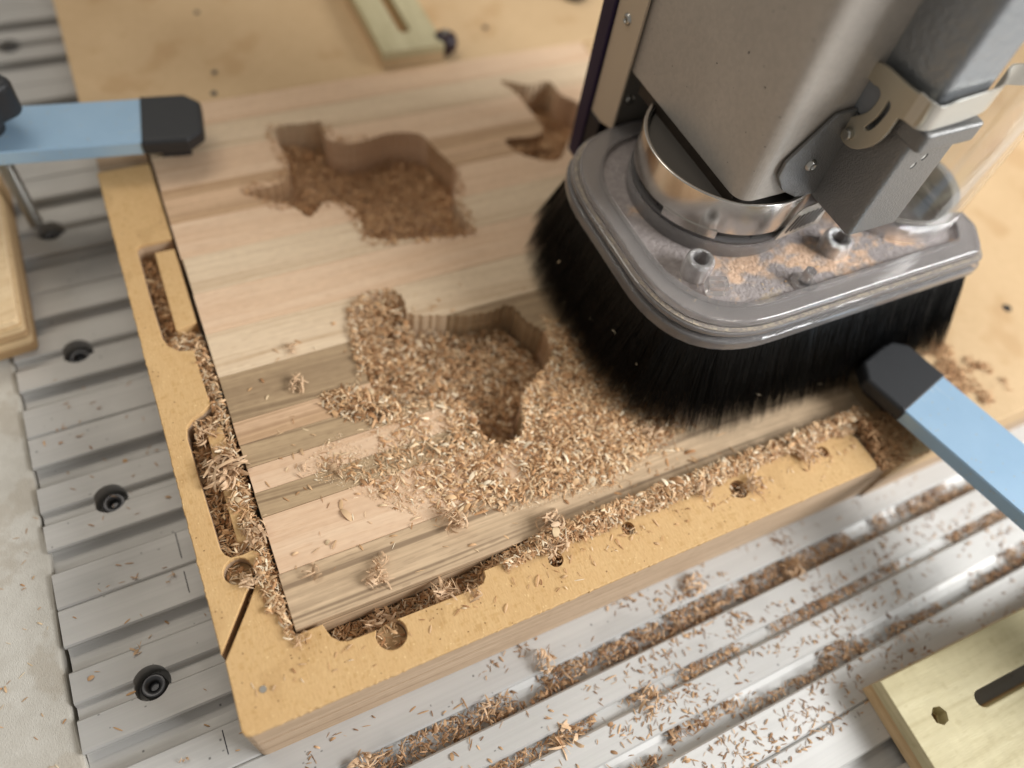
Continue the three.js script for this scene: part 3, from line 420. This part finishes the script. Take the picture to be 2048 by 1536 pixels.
  const wall = lathe('port_wall', [[0.0279, 0.0677], [0.0300, 0.0677], [0.0300, 0.0800], [0.0294, 0.0806], [0.0279, 0.0800], [0.0279, 0.0677]], M.acrylicRough, 0.3085, -0.0745, 56);
  wall.geometry = new THREE.LatheGeometry([[0.0279, 0.0677], [0.0300, 0.0677], [0.0300, 0.0860], [0.0294, 0.0866], [0.0279, 0.0860], [0.0279, 0.0677]].map((q) => new THREE.Vector2(...q)), 40, Math.PI * 0.62, Math.PI * 0.98);
  lathe('clear_tube', [[0.0296, 0.068], [0.0312, 0.068], [0.0312, 0.42], [0.0296, 0.42], [0.0296, 0.068]], M.tube, 0.3085, -0.0745, 96);
}
// brush skirt
{
  const core = (i, y0, y1) => slab(outline(i), y0, y1);
  mesh('brush_core', [core(0.0060, 0.004, 0.0461)], M.brushCore, shoe);
  const r = rng(4242), N = 30000, geo = new THREE.ConeGeometry(0.00016, 1, 4, 3, true); geo.translate(0, 0.5, 0); // tip up
  { const p = geo.attributes.position; for (let i = 0; i < p.count; i++) { const y = p.getY(i); p.setX(i, p.getX(i) * (0.6 + 0.6 * (1 - y)) + 0.10 * y * y * 0.02); } }
  const im = new THREE.InstancedMesh(geo, M.bristle, N); im.name = 'bristles'; im.userData = { kind: 'stuff' };
  const rows = [0, 0.0012, 0.0026, 0.0042, 0.006].map((i) => { const o = outline(i + 0.0018), len = []; let L = 0; o.forEach((p, k) => { const q = o[(k + 1) % o.length]; L += Math.hypot(q[0] - p[0], q[1] - p[1]); len.push(L); }); return { o, len, L, i }; });
  const m = new THREE.Matrix4(), q = new THREE.Quaternion(), up = new THREE.Vector3(0, 1, 0), d = new THREE.Vector3(), cx = 0.25, cz = -0.09;
  for (let k = 0; k < N; k++) {
    const row = rows[Math.floor(r() * rows.length)], s = r() * row.L, j = row.len.findIndex((l) => l >= s), a = row.o[j], b = row.o[(j + 1) % row.o.length], t = 1 - (row.len[j] - s) / Math.max(1e-9, row.len[j] - (j ? row.len[j - 1] : 0));
    const x = a[0] + (b[0] - a[0]) * t, z = a[1] + (b[1] - a[1]) * t, nx = (b[1] - a[1]), nz = -(b[0] - a[0]), nl = Math.hypot(nx, nz) || 1; let ox = nx / nl, oz = nz / nl; if (ox * (x - cx) + oz * (z - cz) < 0) { ox = -ox; oz = -oz; }
    const wave = fbm(s * 90, 0, 5, 1e5, 10, 3) - 0.5, tuft = fbm(s * 400, 3, 8, 1e5, 10, 2) - 0.5;
    const flare = ((oz > 0.5 ? 0.0178 : ox < -0.7 ? 0.0132 : 0.0150) - row.i * 0.9) * (0.94 + 0.3 * wave) + (r() - 0.5) * 0.0016, side = (r() - 0.5) * 0.004 + tuft * 0.007, y1 = 0.0002 + r() * 0.0014 + Math.max(0, wave) * 0.002 + (r() < 0.04 ? 0.004 * r() : 0);
    d.set(ox * flare - oz * side, y1 - 0.0462, oz * flare + ox * side); const L = d.length(); d.normalize();
    q.setFromUnitVectors(up, d); m.compose(new THREE.Vector3(x, 0.0462, z), q, new THREE.Vector3(1, L, 1)); im.setMatrixAt(k, m);
  }
  shoe.add(im);
}

// ---------------------------------------------------------------- chips and shavings
function chipGeometry(curl, w, ridge, n = 4) {   // unit length sliver along x, curled, with a raised back
  const pos = [], idx = [];
  for (let i = 0; i <= n; i++) { const t = i / n, a = curl * (t - 0.5), x = curl ? Math.sin(a) / curl : t - 0.5, y = curl ? (Math.cos(a) - Math.cos(curl / 2)) / curl : 0, hw = w * Math.pow(Math.sin(Math.PI * (0.12 + 0.76 * t)), 0.8); pos.push(x, y, -hw, x, y + ridge, hw * 0.1, x, y, hw); }
  for (let i = 0; i < n; i++) for (const k of [0, 1]) { const a = i * 3 + k; idx.push(a, a + 1, a + 3, a + 1, a + 4, a + 3); }
  const g = new THREE.BufferGeometry(); g.setAttribute('position', new THREE.Float32BufferAttribute(pos, 3)); g.setIndex(idx); g.computeVertexNormals(); return g;
}
const chipShapes = [chipGeometry(0.6, 0.06, 0.03), chipGeometry(1.3, 0.07, 0.03), chipGeometry(0.25, 0.045, 0.035), chipGeometry(1.9, 0.10, 0.02)];
const chipColours = [[216, 178, 134], [202, 160, 114], [228, 200, 160], [184, 138, 94], [240, 220, 188], [164, 118, 76], [208, 166, 122], [220, 184, 142]].map((c) => new THREE.Color().setRGB(c[0] / 255, c[1] / 255, c[2] / 255, THREE.SRGBColorSpace));
// place(r) gives [x, y, z, tilt, scale] or null
function chips(name, label, n, seed, place, tone = null, lift = 1) {
  const r = rng(seed), list = []; let guard = 0;
  while (list.length < n && guard++ < n * 40) { const p = place(r); if (p) list.push(p); }
  const g = new THREE.Group(); g.name = numbered(name); g.userData = { label, category: 'wood chips', kind: 'stuff' }; scene.add(g);
  const m = new THREE.Matrix4(), e = new THREE.Euler(), q = new THREE.Quaternion(), c = new THREE.Color();
  chipShapes.forEach((geo, k) => {
    const part = list.filter((_, i) => i % 4 === k); if (!part.length) return;
    const im = new THREE.InstancedMesh(geo, M.chip, part.length); im.name = 'chips'; im.userData = { kind: 'stuff' };
    part.forEach(([x, y, z, tilt = 0.4, s = 1], i) => {
      const L = (0.0018 + 0.0018 * r() + 0.0030 * r() * r() * r() + (r() < 0.012 ? 0.003 : 0)) * s; e.set((r() - 0.5) * tilt * 2, r() * 6.283, (r() - 0.5) * tilt * 2, 'YXZ'); q.setFromEuler(e);
      m.compose(new THREE.Vector3(x, y + 0.0001, z), q, new THREE.Vector3(L, L * 0.9, L * (0.7 + 0.9 * r() + (r() < 0.06 ? 1.4 : 0)))); im.setMatrixAt(i, m);
      const cs = tone ?? chipColours; c.copy(cs[Math.floor(r() * cs.length)]).multiplyScalar((0.82 + 0.3 * r()) * lift); im.setColorAt(i, c);
    });
    g.add(im);
  });
  return g;
}
const inBox = (pts) => { const xs = pts.map((p) => p[0]), zs = pts.map((p) => p[1]); const a = Math.min(...xs), b = Math.max(...xs), c = Math.min(...zs), d = Math.max(...zs); return (r) => [a + (b - a) * r(), c + (d - c) * r()]; };
const edgeDist = (pts, x, z) => { let m = 1; for (let i = 0; i < pts.length; i++) { const a = pts[i], b = pts[(i + 1) % pts.length], dx = b[0] - a[0], dz = b[1] - a[1], t = clamp(((x - a[0]) * dx + (z - a[1]) * dz) / (dx * dx + dz * dz)); m = Math.min(m, Math.hypot(x - a[0] - dx * t, z - a[1] - dz * t)); } return m; };
const brown = [[182, 146, 108], [164, 126, 90], [148, 110, 76], [132, 96, 66], [206, 170, 132], [176, 138, 100]].map((c) => new THREE.Color().setRGB(c[0] / 255, c[1] / 255, c[2] / 255, THREE.SRGBColorSpace));
const warm = chipColours.filter((_, i) => [1, 3, 5, 6].includes(i));
{
  const A = [[0.0493, -0.0740], [0.0674, -0.0750], [0.0807, -0.0733], [0.0874, -0.0668], [0.0960, -0.0605], [0.0945, -0.0540], [0.0955, -0.0462], [0.1025, -0.0412], [0.1110, -0.0436], [0.1160, -0.0531], [0.1212, -0.0628], [0.1335, -0.0698], [0.1422, -0.0758], [0.1480, -0.1000], [0.1700, -0.0900], [0.1850, -0.0500], [0.1850, -0.0180], [0.1693, -0.0160], [0.1470, -0.0100], [0.1397, -0.0052], [0.1092, -0.0105], [0.0787, -0.0135], [0.0620, -0.0190], [0.0440, -0.0350], [0.0330, -0.0480], [0.0240, -0.0530], [0.0203, -0.0631], [0.0330, -0.0700]];
  const b = inBox(A), d0 = (x, z) => fbm(x * 90, z * 90, 33, 1e5, 1e5, 3);
  chips('wood_chips', 'heap of loose wood chips around the nearest carved pocket on the panel', 9500, 11, (r) => {
    const [x, z] = b(r); if (!inside(A, x, z) || inside(P1, x, z)) return null;
    const e = Math.max(edgeDist(A, x, z), 0.012 - edgeDist(P1, x, z) * 1.2), left = smooth(0.06, 0.105, x), dens = smooth(0, 0.010, e) * (0.22 + 0.78 * left) * smooth(0.30, 0.58, d0(x, z) + 0.22 * left);
    if (r() > dens) return null;
    const pile = 0.0003 + 0.0028 * smooth(0.002, 0.014, e) * left * (0.4 + d0(x, z)); return [x, r() * pile, z, 0.25 + 0.35 * r()];
  }, null, 1.06);
  chips('fine_dust', 'pale fine sawdust strewn through the chip heap on the panel', 9000, 31, (r) => { const [x, z] = b(r); if (!inside(A, x, z) || inside(P1, x, z)) return null; const q = fbm(x * 60, z * 60, 133, 1e5, 1e5, 4); return r() < smooth(0.42, 0.6, q) ? [x, 0.0004 * r() * r(), z, 0.3, 0.3] : null; }, chipColours.filter((_, i) => [2, 4, 7].includes(i)));
  const W = [[0.0, -0.135], [0.20, -0.135], [0.20, -0.003], [0.01, -0.003]], wb = inBox(W);
  chips('wood_chips', 'thin scatter of stray chips over the bare staves of the panel', 420, 12, (r) => { const [x, z] = wb(r); if (inside(P1, x, z)) return null; const d = Math.min(Math.hypot(x - 0.06, (z + 0.05) * 1.2), Math.hypot(x - 0.16, z + 0.02)); return r() < Math.exp(-d * 42) + 0.012 ? [x, 0, z, 0.12, 1] : null; });
  const L = [[0.0375, -0.0923], [0.0510, -0.0929], [0.0613, -0.0837], [0.0674, -0.0755], [0.0640, -0.0674], [0.0462, -0.0745], [0.0373, -0.0844]], lb = inBox(L);
  chips('wood_chips', 'ragged ridge of curled chips at the left rim of the nearest pocket', 520, 13, (r) => { const [x, z] = lb(r); if (!inside(L, x, z)) return null; return [x, 0.004 * r() * smooth(0, 0.006, edgeDist(L, x, z)), z, 0.7, 1.25]; });
  // inside the pockets
  const floorChips = (P, label, n, seed, top, tone, hole, lift) => { const pb = inBox(P); chips('wood_chips', label, n, seed, (r) => { const [x, z] = pb(r); if (!inside(P, x, z) || edgeDist(P, x, z) < 0.0012) return null; return [x, -0.0278 + Math.max(0, top(x, z)) * (0.25 + 0.75 * r()), z, 0.5, 1]; }, tone, lift); };
  floorChips(P1, 'chips covering the floor of the nearest carved pocket', 7500, 14, (x, z) => 0.004 + 0.010 * smooth(-0.052, -0.068, z) * smooth(0.150, 0.12, x) + 0.0065 * smooth(0.11, 0.07, x) + 0.009 * smooth(-0.112, -0.130, z) * smooth(0.096, 0.084, x) + 0.004 * fbm(x * 80, z * 80, 44, 1e5, 1e5, 3), null, 0, 1.04);
  floorChips(P2, 'chips filling the second carved pocket behind the nearest one', 6500, 15, (x, z) => 0.009 + 0.015 * smooth(-0.225, -0.17, z) + 0.007 * smooth(0.09, 0.07, x) + 0.004 * fbm(x * 80, z * 80, 45, 1e5, 1e5, 3), warm);
  floorChips(P3, 'chips in the carved pocket farthest back beside the purple plate', 2200, 16, (x, z) => 0.010 + 0.016 * smooth(-0.24, -0.21, z) + 0.003 * fbm(x * 80, z * 80, 46, 1e5, 1e5, 3), warm);
  const N = [[0.0630, -0.1335], [0.0744, -0.1392], [0.0865, -0.1378], [0.0880, -0.1362], [0.0752, -0.1384], [0.0658, -0.1326], [0.0612, -0.1060], [0.0590, -0.0953], [0.0560, -0.0960], [0.0590, -0.1200]], nb = inBox(N);
  chips('wood_chips', 'fringe of fine chips along the far left rim of the nearest pocket', 420, 17, (r) => { const [x, z] = nb(r); return inside(N, x, z) ? [x, 0.0015 * r(), z, 0.6, 0.8] : null; });
  const T = [[0.09, -0.262], [0.06, -0.266], [0.035, -0.222], [0.05, -0.203], [0.08, -0.198], [0.083, -0.166], [0.14, -0.157], [0.15, -0.21]], tb = inBox(T);
  chips('wood_chips', 'chips spilled over the rim of the second carved pocket', 420, 18, (r) => { const [x, z] = tb(r); if (!inside(T, x, z) || inside(P2, x, z) || edgeDist(P2, x, z) > 0.005) return null; return [x, 0.0012 * r(), z, 0.5, 0.9]; }, warm);
  // gap in front of the panel, growing to a heap towards the right
  chips('wood_chips', 'long drift of chips in the gap between the panel and the front fence', 9500, 19, (r) => {
    const x = 0.012 + 0.255 * Math.pow(r(), 0.85), full = smooth(0.055, 0.105, x), n = fbm(x * 120, 0, 51, 1e5, 10, 3);
    const zmax = 0.0098 - full * 0.0030 + full * 0.0055 * Math.max(0, n - 0.35), z = 0.0008 + (zmax - 0.0008) * r();
    const over = z > 0.0052 && full > 0.5, base = over ? -0.0002 : -0.0178 + full * 0.0165 + 0.006 * smooth(0.02, 0.06, x) * n;
    const thick = over ? 0.0022 * (1 - smooth(0.006, 0.012, z)) : 0.003 + full * 0.001; return [x, base + thick * r(), z, 0.55, 1.02];
  });
  // left fence: slots and the gap beside the panel
  const zones = [[[-0.0166, -0.200, -0.0107, -0.144], -0.0140, 0.0065, 560], [[-0.0140, -0.1445, -0.0014, -0.1335], -0.0140, 0.0125, 420], [[-0.0056, -0.1335, -0.0006, -0.0935], -0.0140, 0.0145, 1100], [[-0.0168, -0.0925, -0.0106, -0.0355], -0.0140, 0.0075, 1000], [[-0.0142, -0.0995, -0.0008, -0.0915], -0.0140, 0.0125, 520], [[-0.0130, -0.0400, -0.0010, -0.0345], -0.0140, 0.0130, 300], [[-0.0048, -0.0930, -0.0006, -0.0260], -0.0140, 0.0155, 900], [[-0.0094, -0.0830, -0.0022, -0.0530], -0.0012, 0.0025, 260], [[-0.0078, -0.0530, -0.0022, -0.0420], -0.0012, 0.0015, 90], [[-0.0024, -0.0280, -0.0004, 0.0010], -0.0150, 0.0140, 340], [[-0.0068, -0.0300, -0.0022, -0.0090], -0.0002, 0.0016, 260], [[-0.004, -0.0200, -0.0010, 0.002], -0.0002, 0.0012, 90], [[0, 0, 1, 1], -0.0140, 0.0100, 170]];
  chips('wood_chips', 'chips packed in the slots and gap of the left fence', 5000, 20, (r) => { let t = r() * zones.reduce((a, q) => a + q[3], 0), k = 0; while (t > zones[k][3]) t -= zones[k++][3]; const [q, y, h] = zones[k]; if (k === zones.length - 1) { const u = 0.75 * r(); return [-0.0100 - 0.0150 * u + (r() - 0.5) * 0.0012, y + h * r() * (1 - u), -0.0208 + 0.0198 * u + (r() - 0.5) * 0.001, 0.7, 1]; } return [q[0] + (q[2] - q[0]) * r(), y + h * r(), q[1] + (q[3] - q[1]) * r(), 0.7, 1.05]; });
  chips('wood_chips', 'chips lying in the round holes of the front fence', 260, 21, (r) => { const h = [[0.1001, 0.0117, 0.003], [0.1340, 0.0111, 0.0028], [0.1888, 0.0135, 0.004], [0.2370, 0.0123, 0.0025], [0.0311, 0.0142, 0.005], [-0.0130, -0.0292, 0.0045]][Math.floor(r() * 6)], a = r() * 6.283, q = h[2] * Math.sqrt(r()); const deep = h[2] > 0.0043 ? -0.0054 : -0.006; return [h[0] + q * Math.cos(a), deep + (h[2] > 0.0043 ? 0.0008 : 0.0045) * r(), h[1] + q * Math.sin(a), 0.5, 0.9]; });
  chips('wood_chips', 'stray chips on the tan face of the front fence', 150, 22, (r) => { const x = -0.02 + 0.275 * r(), z = 0.006 + 0.019 * r() * r(); return x < 0.26 && z > 0.012 && r() < 0.2 + 0.8 * smooth(0.17, 0.2, x) * smooth(0.215, 0.2, x) ? [x, -0.0002, z, 0.15, 0.8] : null; });
  // heap at the right end of the front fence, under the clamp
  chips('wood_chips', 'brown drift of chips at the right end of the front fence', 3000, 23, (r) => { const x = 0.2595 + 0.05 * r(), z = 0.002 + 0.028 * r(); if (x > 0.272 && z < 0.004) return null; const q = fbm(x * 70, z * 70, 53, 1e5, 1e5, 3), e = (x - 0.2595) / 0.05; if (r() > 1.2 - e) return null; return [x, -0.0029 + (0.0075 * (1 - e) * smooth(0.034, 0.012, z)) * q * 2 * r(), z, 0.5, 1]; }, warm);
  const R = [[0.300, -0.030], [0.329, -0.030], [0.3429, -0.0124], [0.358, 0.0109], [0.352, 0.026], [0.325, 0.0195], [0.312, -0.0034]], rb = inBox(R);
  chips('wood_chips', 'chips scattered on the tan board behind the light blue clamp', 1300, 24, (r) => { const [x, z] = rb(r); if (!inside(R, x, z)) return null; const q = fbm(x * 110, z * 110, 54, 1e5, 1e5, 3); return r() < smooth(0.38, 0.6, q) ? [x, -0.0014 + 0.0015 * r(), z, 0.4, 0.9] : null; }, warm);
  // on the bed
  const gz = (z) => { const W2 = 0.0838, q = ((z + 0.0151 + W2 * 10.5) % W2) - W2 / 2; return Math.abs(Math.abs(q) - 0.0207) < 0.0046 ? 2 : Math.abs(q) < 0.0024 ? 1 : Math.abs(Math.abs(q) - 0.0207) < 0.006 || Math.abs(q) < 0.0036 ? -1 : 0; };
  chips('wood_chips', 'chips scattered over the flats of the bed in front of the fence', 1500, 25, (r) => { const x = -0.02 + 0.36 * r(), z = 0.03 + 0.085 * Math.pow(r(), 1.1); if (gz(z) !== 0) return null; const q = fbm(x * 45, z * 45, 57, 1e5, 1e5, 3), d = smooth(0.4, 0.66, q) * (0.25 + 0.75 * smooth(0.0, 0.07, x)) * (0.3 + 0.7 * smooth(0.3, 0.16, x)) + 0.03; if (r() > d) return null; const [wx, wz] = bedToWorld(x, z); return [wx, BED, wz, 0.12, 0.82]; }, brown);
  chips('wood_chips', 'chips packed into the grooves of the bed in front of the fence', 5600, 26, (r) => { const x = -0.02 + 0.40 * r(), z = 0.03 + 0.09 * r(), k = gz(z); if (k < 1) return null; const row = Math.round(z * 50), q = fbm(x * 38 + row * 7, row * 3, 58, 1e5, 1e5, 3), fill = smooth(0.46, 0.60, q + 0.10 * smooth(0.02, 0.12, x) * smooth(0.09, 0.05, z) - 0.02 * (k === 1)); if (r() > fill * 0.95 + 0.03) return null; const [wx, wz] = bedToWorld(x, z); return [wx, k === 2 ? BED - 0.0059 + 0.0036 * fill * r() : BED - 0.0031 + 0.0022 * fill * r(), wz, 0.5, 0.95]; }, brown);
  chips('wood_chips', 'few chips on the bed to the left of the left fence', 60, 27, (r) => { const x = -0.078 + 0.05 * r(), z = -0.17 + 0.2 * r(), k = gz(z); if (k === -1) return null; const [wx, wz] = bedToWorld(x, z); return [wx, k === 2 ? BED - 0.0059 : k === 1 ? BED - 0.0031 : BED, wz, 0.1, 0.85]; }, warm);
  chips('wood_chips', 'pale chips on the frosted strip at the left', 60, 28, (r) => [-0.087 - 0.03 * r(), -0.0444, -0.14 + 0.16 * r(), 0.1, 0.8]);
  chips('wood_chips', 'fine chips in the dusty tray of the dust shoe', 150, 29, (r) => { const x = 0.18 + 0.12 * r(), z = -0.06 + 0.02 * r(); return Math.hypot(x - SX, z - SZ) > 0.041 ? [x, 0.0581, z, 0.12, 0.45] : null; }, chipColours.filter((_, i) => [4, 2, 0].includes(i)));
  const flecks = [[0.1571, 0.0225, -0.0760], [0.1590, 0.0300, -0.0620], [0.1553, 0.0130, -0.0950], [0.1640, 0.0240, -0.0470], [0.1700, 0.0160, -0.0330], [0.1560, 0.0270, -0.1080], [0.2100, 0.0200, -0.0165], [0.1760, 0.0080, -0.0240], [0.2480, 0.0120, -0.0140], [0.3000, 0.0070, -0.0125]]; let fi = 0;
  chips('caught_flecks', 'pale flecks of wood caught in the black brush skirt', 10, 34, () => [...flecks[fi++ % 10], 1.2, 0.7], chipColours.filter((_, i) => [4, 2].includes(i)));
}
// single clumps of curled shavings
function clump(label, x, y, z, R, n, seed, flat = 1) {
  const r = rng(seed), parts = [];
  for (let i = 0; i < n * 2; i++) {
    const wide = r() < 0.22, g = chipGeometry(0.6 + 4.0 * r() * r(), wide ? 0.13 + 0.14 * r() : 0.035 + 0.06 * r(), 0.008, 9), L = R * (wide ? 0.45 + 0.5 * r() : 0.4 + 1.0 * r()); g.scale(L, L * (0.5 + 0.5 * r()), L * 0.8);
    g.rotateX((r() - 0.5) * 2.4); g.rotateZ((r() - 0.5) * 1.4); g.rotateY(r() * 6.283);
    const a = r() * 6.283, q = R * 0.75 * Math.sqrt(r()); g.translate(q * Math.cos(a), R * 0.8 * r() * flat * (1 - q / R) + L * 0.05, q * Math.sin(a)); g.computeVertexNormals(); parts.push(boxUV(g, r(), r()));
  }
  const gm = merge(parts); gm.computeBoundingBox(); gm.translate(0, -gm.boundingBox.min.y, 0);
  const o = mesh('shaving_clump', gm, M.shaving, scene); o.position.set(x, y, z); o.userData = { label, category: 'wood shavings' }; return o;
}
clump('pale curled shavings on the olive stave left of the nearest pocket', 0.0292, 0, -0.1008, 0.0052, 12, 1);
clump('curled shavings on the frontmost stave of the panel, the larger lump', 0.0332, 0, -0.0066, 0.0056, 20, 2);
clump('small curled shavings just behind the larger lump on the frontmost stave', 0.0368, 0, -0.0132, 0.0040, 9, 3);
clump('curled shavings at the front edge of the chip heap above the front stave', 0.0685, 0, -0.0180, 0.0062, 18, 4);
clump('tall lump of curled shavings bridging the front stave and the front fence', 0.1045, 0, -0.0006, 0.0072, 34, 5);
clump('shavings hanging below the tall lump over a round hole of the front fence', 0.1020, -0.0003, 0.0075, 0.0056, 20, 6);
clump('big nest of curled shavings over the front slot of the left fence', -0.0072, -0.0012, -0.0700, 0.0085, 46, 7, 0.7);
clump('curled shavings at the back corner of the front slot in the left fence', -0.0098, -0.004, -0.0900, 0.0060, 24, 8);
clump('shavings around the front end of the left fence slot beside the panel', -0.0035, -0.001, -0.0405, 0.0052, 22, 9);
clump('pale shavings on the diagonal joint beside the round hole of the left fence', -0.0090, -0.0004, -0.0236, 0.0050, 18, 10, 0.6);
clump('shavings at the panel corner on the tan face of the front fence', 0.0014, -0.0004, 0.0040, 0.0040, 9, 11, 0.5);
clump('curled shavings rising from the gap near the left end of the front fence', 0.0560, -0.006, 0.0070, 0.0070, 26, 12);
clump('flat curl of shavings on the edge of the front fence beyond the notch', 0.0640, -0.0004, 0.0118, 0.0044, 9, 13, 0.6);
clump('shavings in the front gap beside the large round hole of the front fence', 0.0300, -0.013, 0.0070, 0.0070, 20, 14);
clump('dark lump of shavings on the front fence left of its raised round hole', 0.1720, -0.0003, 0.0082, 0.0050, 18, 15);
clump('shavings beside the raised round hole of the front fence', 0.1960, -0.0003, 0.0150, 0.0052, 20, 16, 0.6);
clump('shavings over the small round hole near the right end of the front fence', 0.2280, -0.0003, 0.0120, 0.0058, 20, 17, 0.6);
clump('lump of shavings next to the brush at the right edge of the chip heap', 0.1660, 0, -0.0235, 0.0058, 18, 18);
clump('brown twisted shavings on the cream stave behind the olive stave', 0.0325, 0, -0.1196, 0.0040, 7, 19, 0.5);
clump('curled shavings on the panel at the left end of the chip heap', 0.0212, 0, -0.0591, 0.0034, 7, 20);
clump('loose pale flakes on the panel left of the chip heap', 0.0330, 0, -0.0560, 0.0046, 9, 21, 0.5);
clump('twisted fibre strand on the pink stave near the panel corner', 0.0130, 0, -0.0190, 0.0050, 5, 22, 0.3);
clump('brown shavings on the bed edge below the middle of the front fence', 0.0895, BED, 0.0385, 0.0062, 14, 23);
clump('large brown curl standing across the narrow slot of the bed', 0.1235, BED - 0.002, 0.0700, 0.0068, 14, 24);
clump('long pale curl lying over the narrow slot of the bed', 0.0850, BED - 0.002, 0.0685, 0.0078, 10, 25, 0.6);
clump('stringy curl on the lip of the first bed groove before the fence', 0.0600, BED, 0.0475, 0.0056, 8, 26);
clump('broad shaving heap on the bed below the near corner of the front fence', 0.0090, BED, 0.0455, 0.0062, 14, 27, 0.5);
clump('brown shavings on the bed beside the fence below its raised round hole', 0.1680, BED, 0.0350, 0.0060, 14, 28);
clump('dark shavings in the first bed groove left of the clamp', 0.2180, BED - 0.004, 0.0480, 0.0072, 20, 29);
clump('single tan flake on the bed flat left of the diagonal fence joint', -0.0548, BED, -0.0570, 0.0026, 2, 30, 0.3);
clump('small pair of tan flakes on the bed flat beside the pen line', -0.0405, BED, -0.0520, 0.0034, 4, 31, 0.2);
clump('crumpled tan flake on the bed flat behind the nearest bolt', -0.0590, BED, -0.0290, 0.0032, 4, 32, 0.2);
clump('tan flake on the bed flat near the bottom edge of the photo', -0.0505, BED, 0.0178, 0.0026, 3, 33, 0.2);

renderer.render(scene, camera);
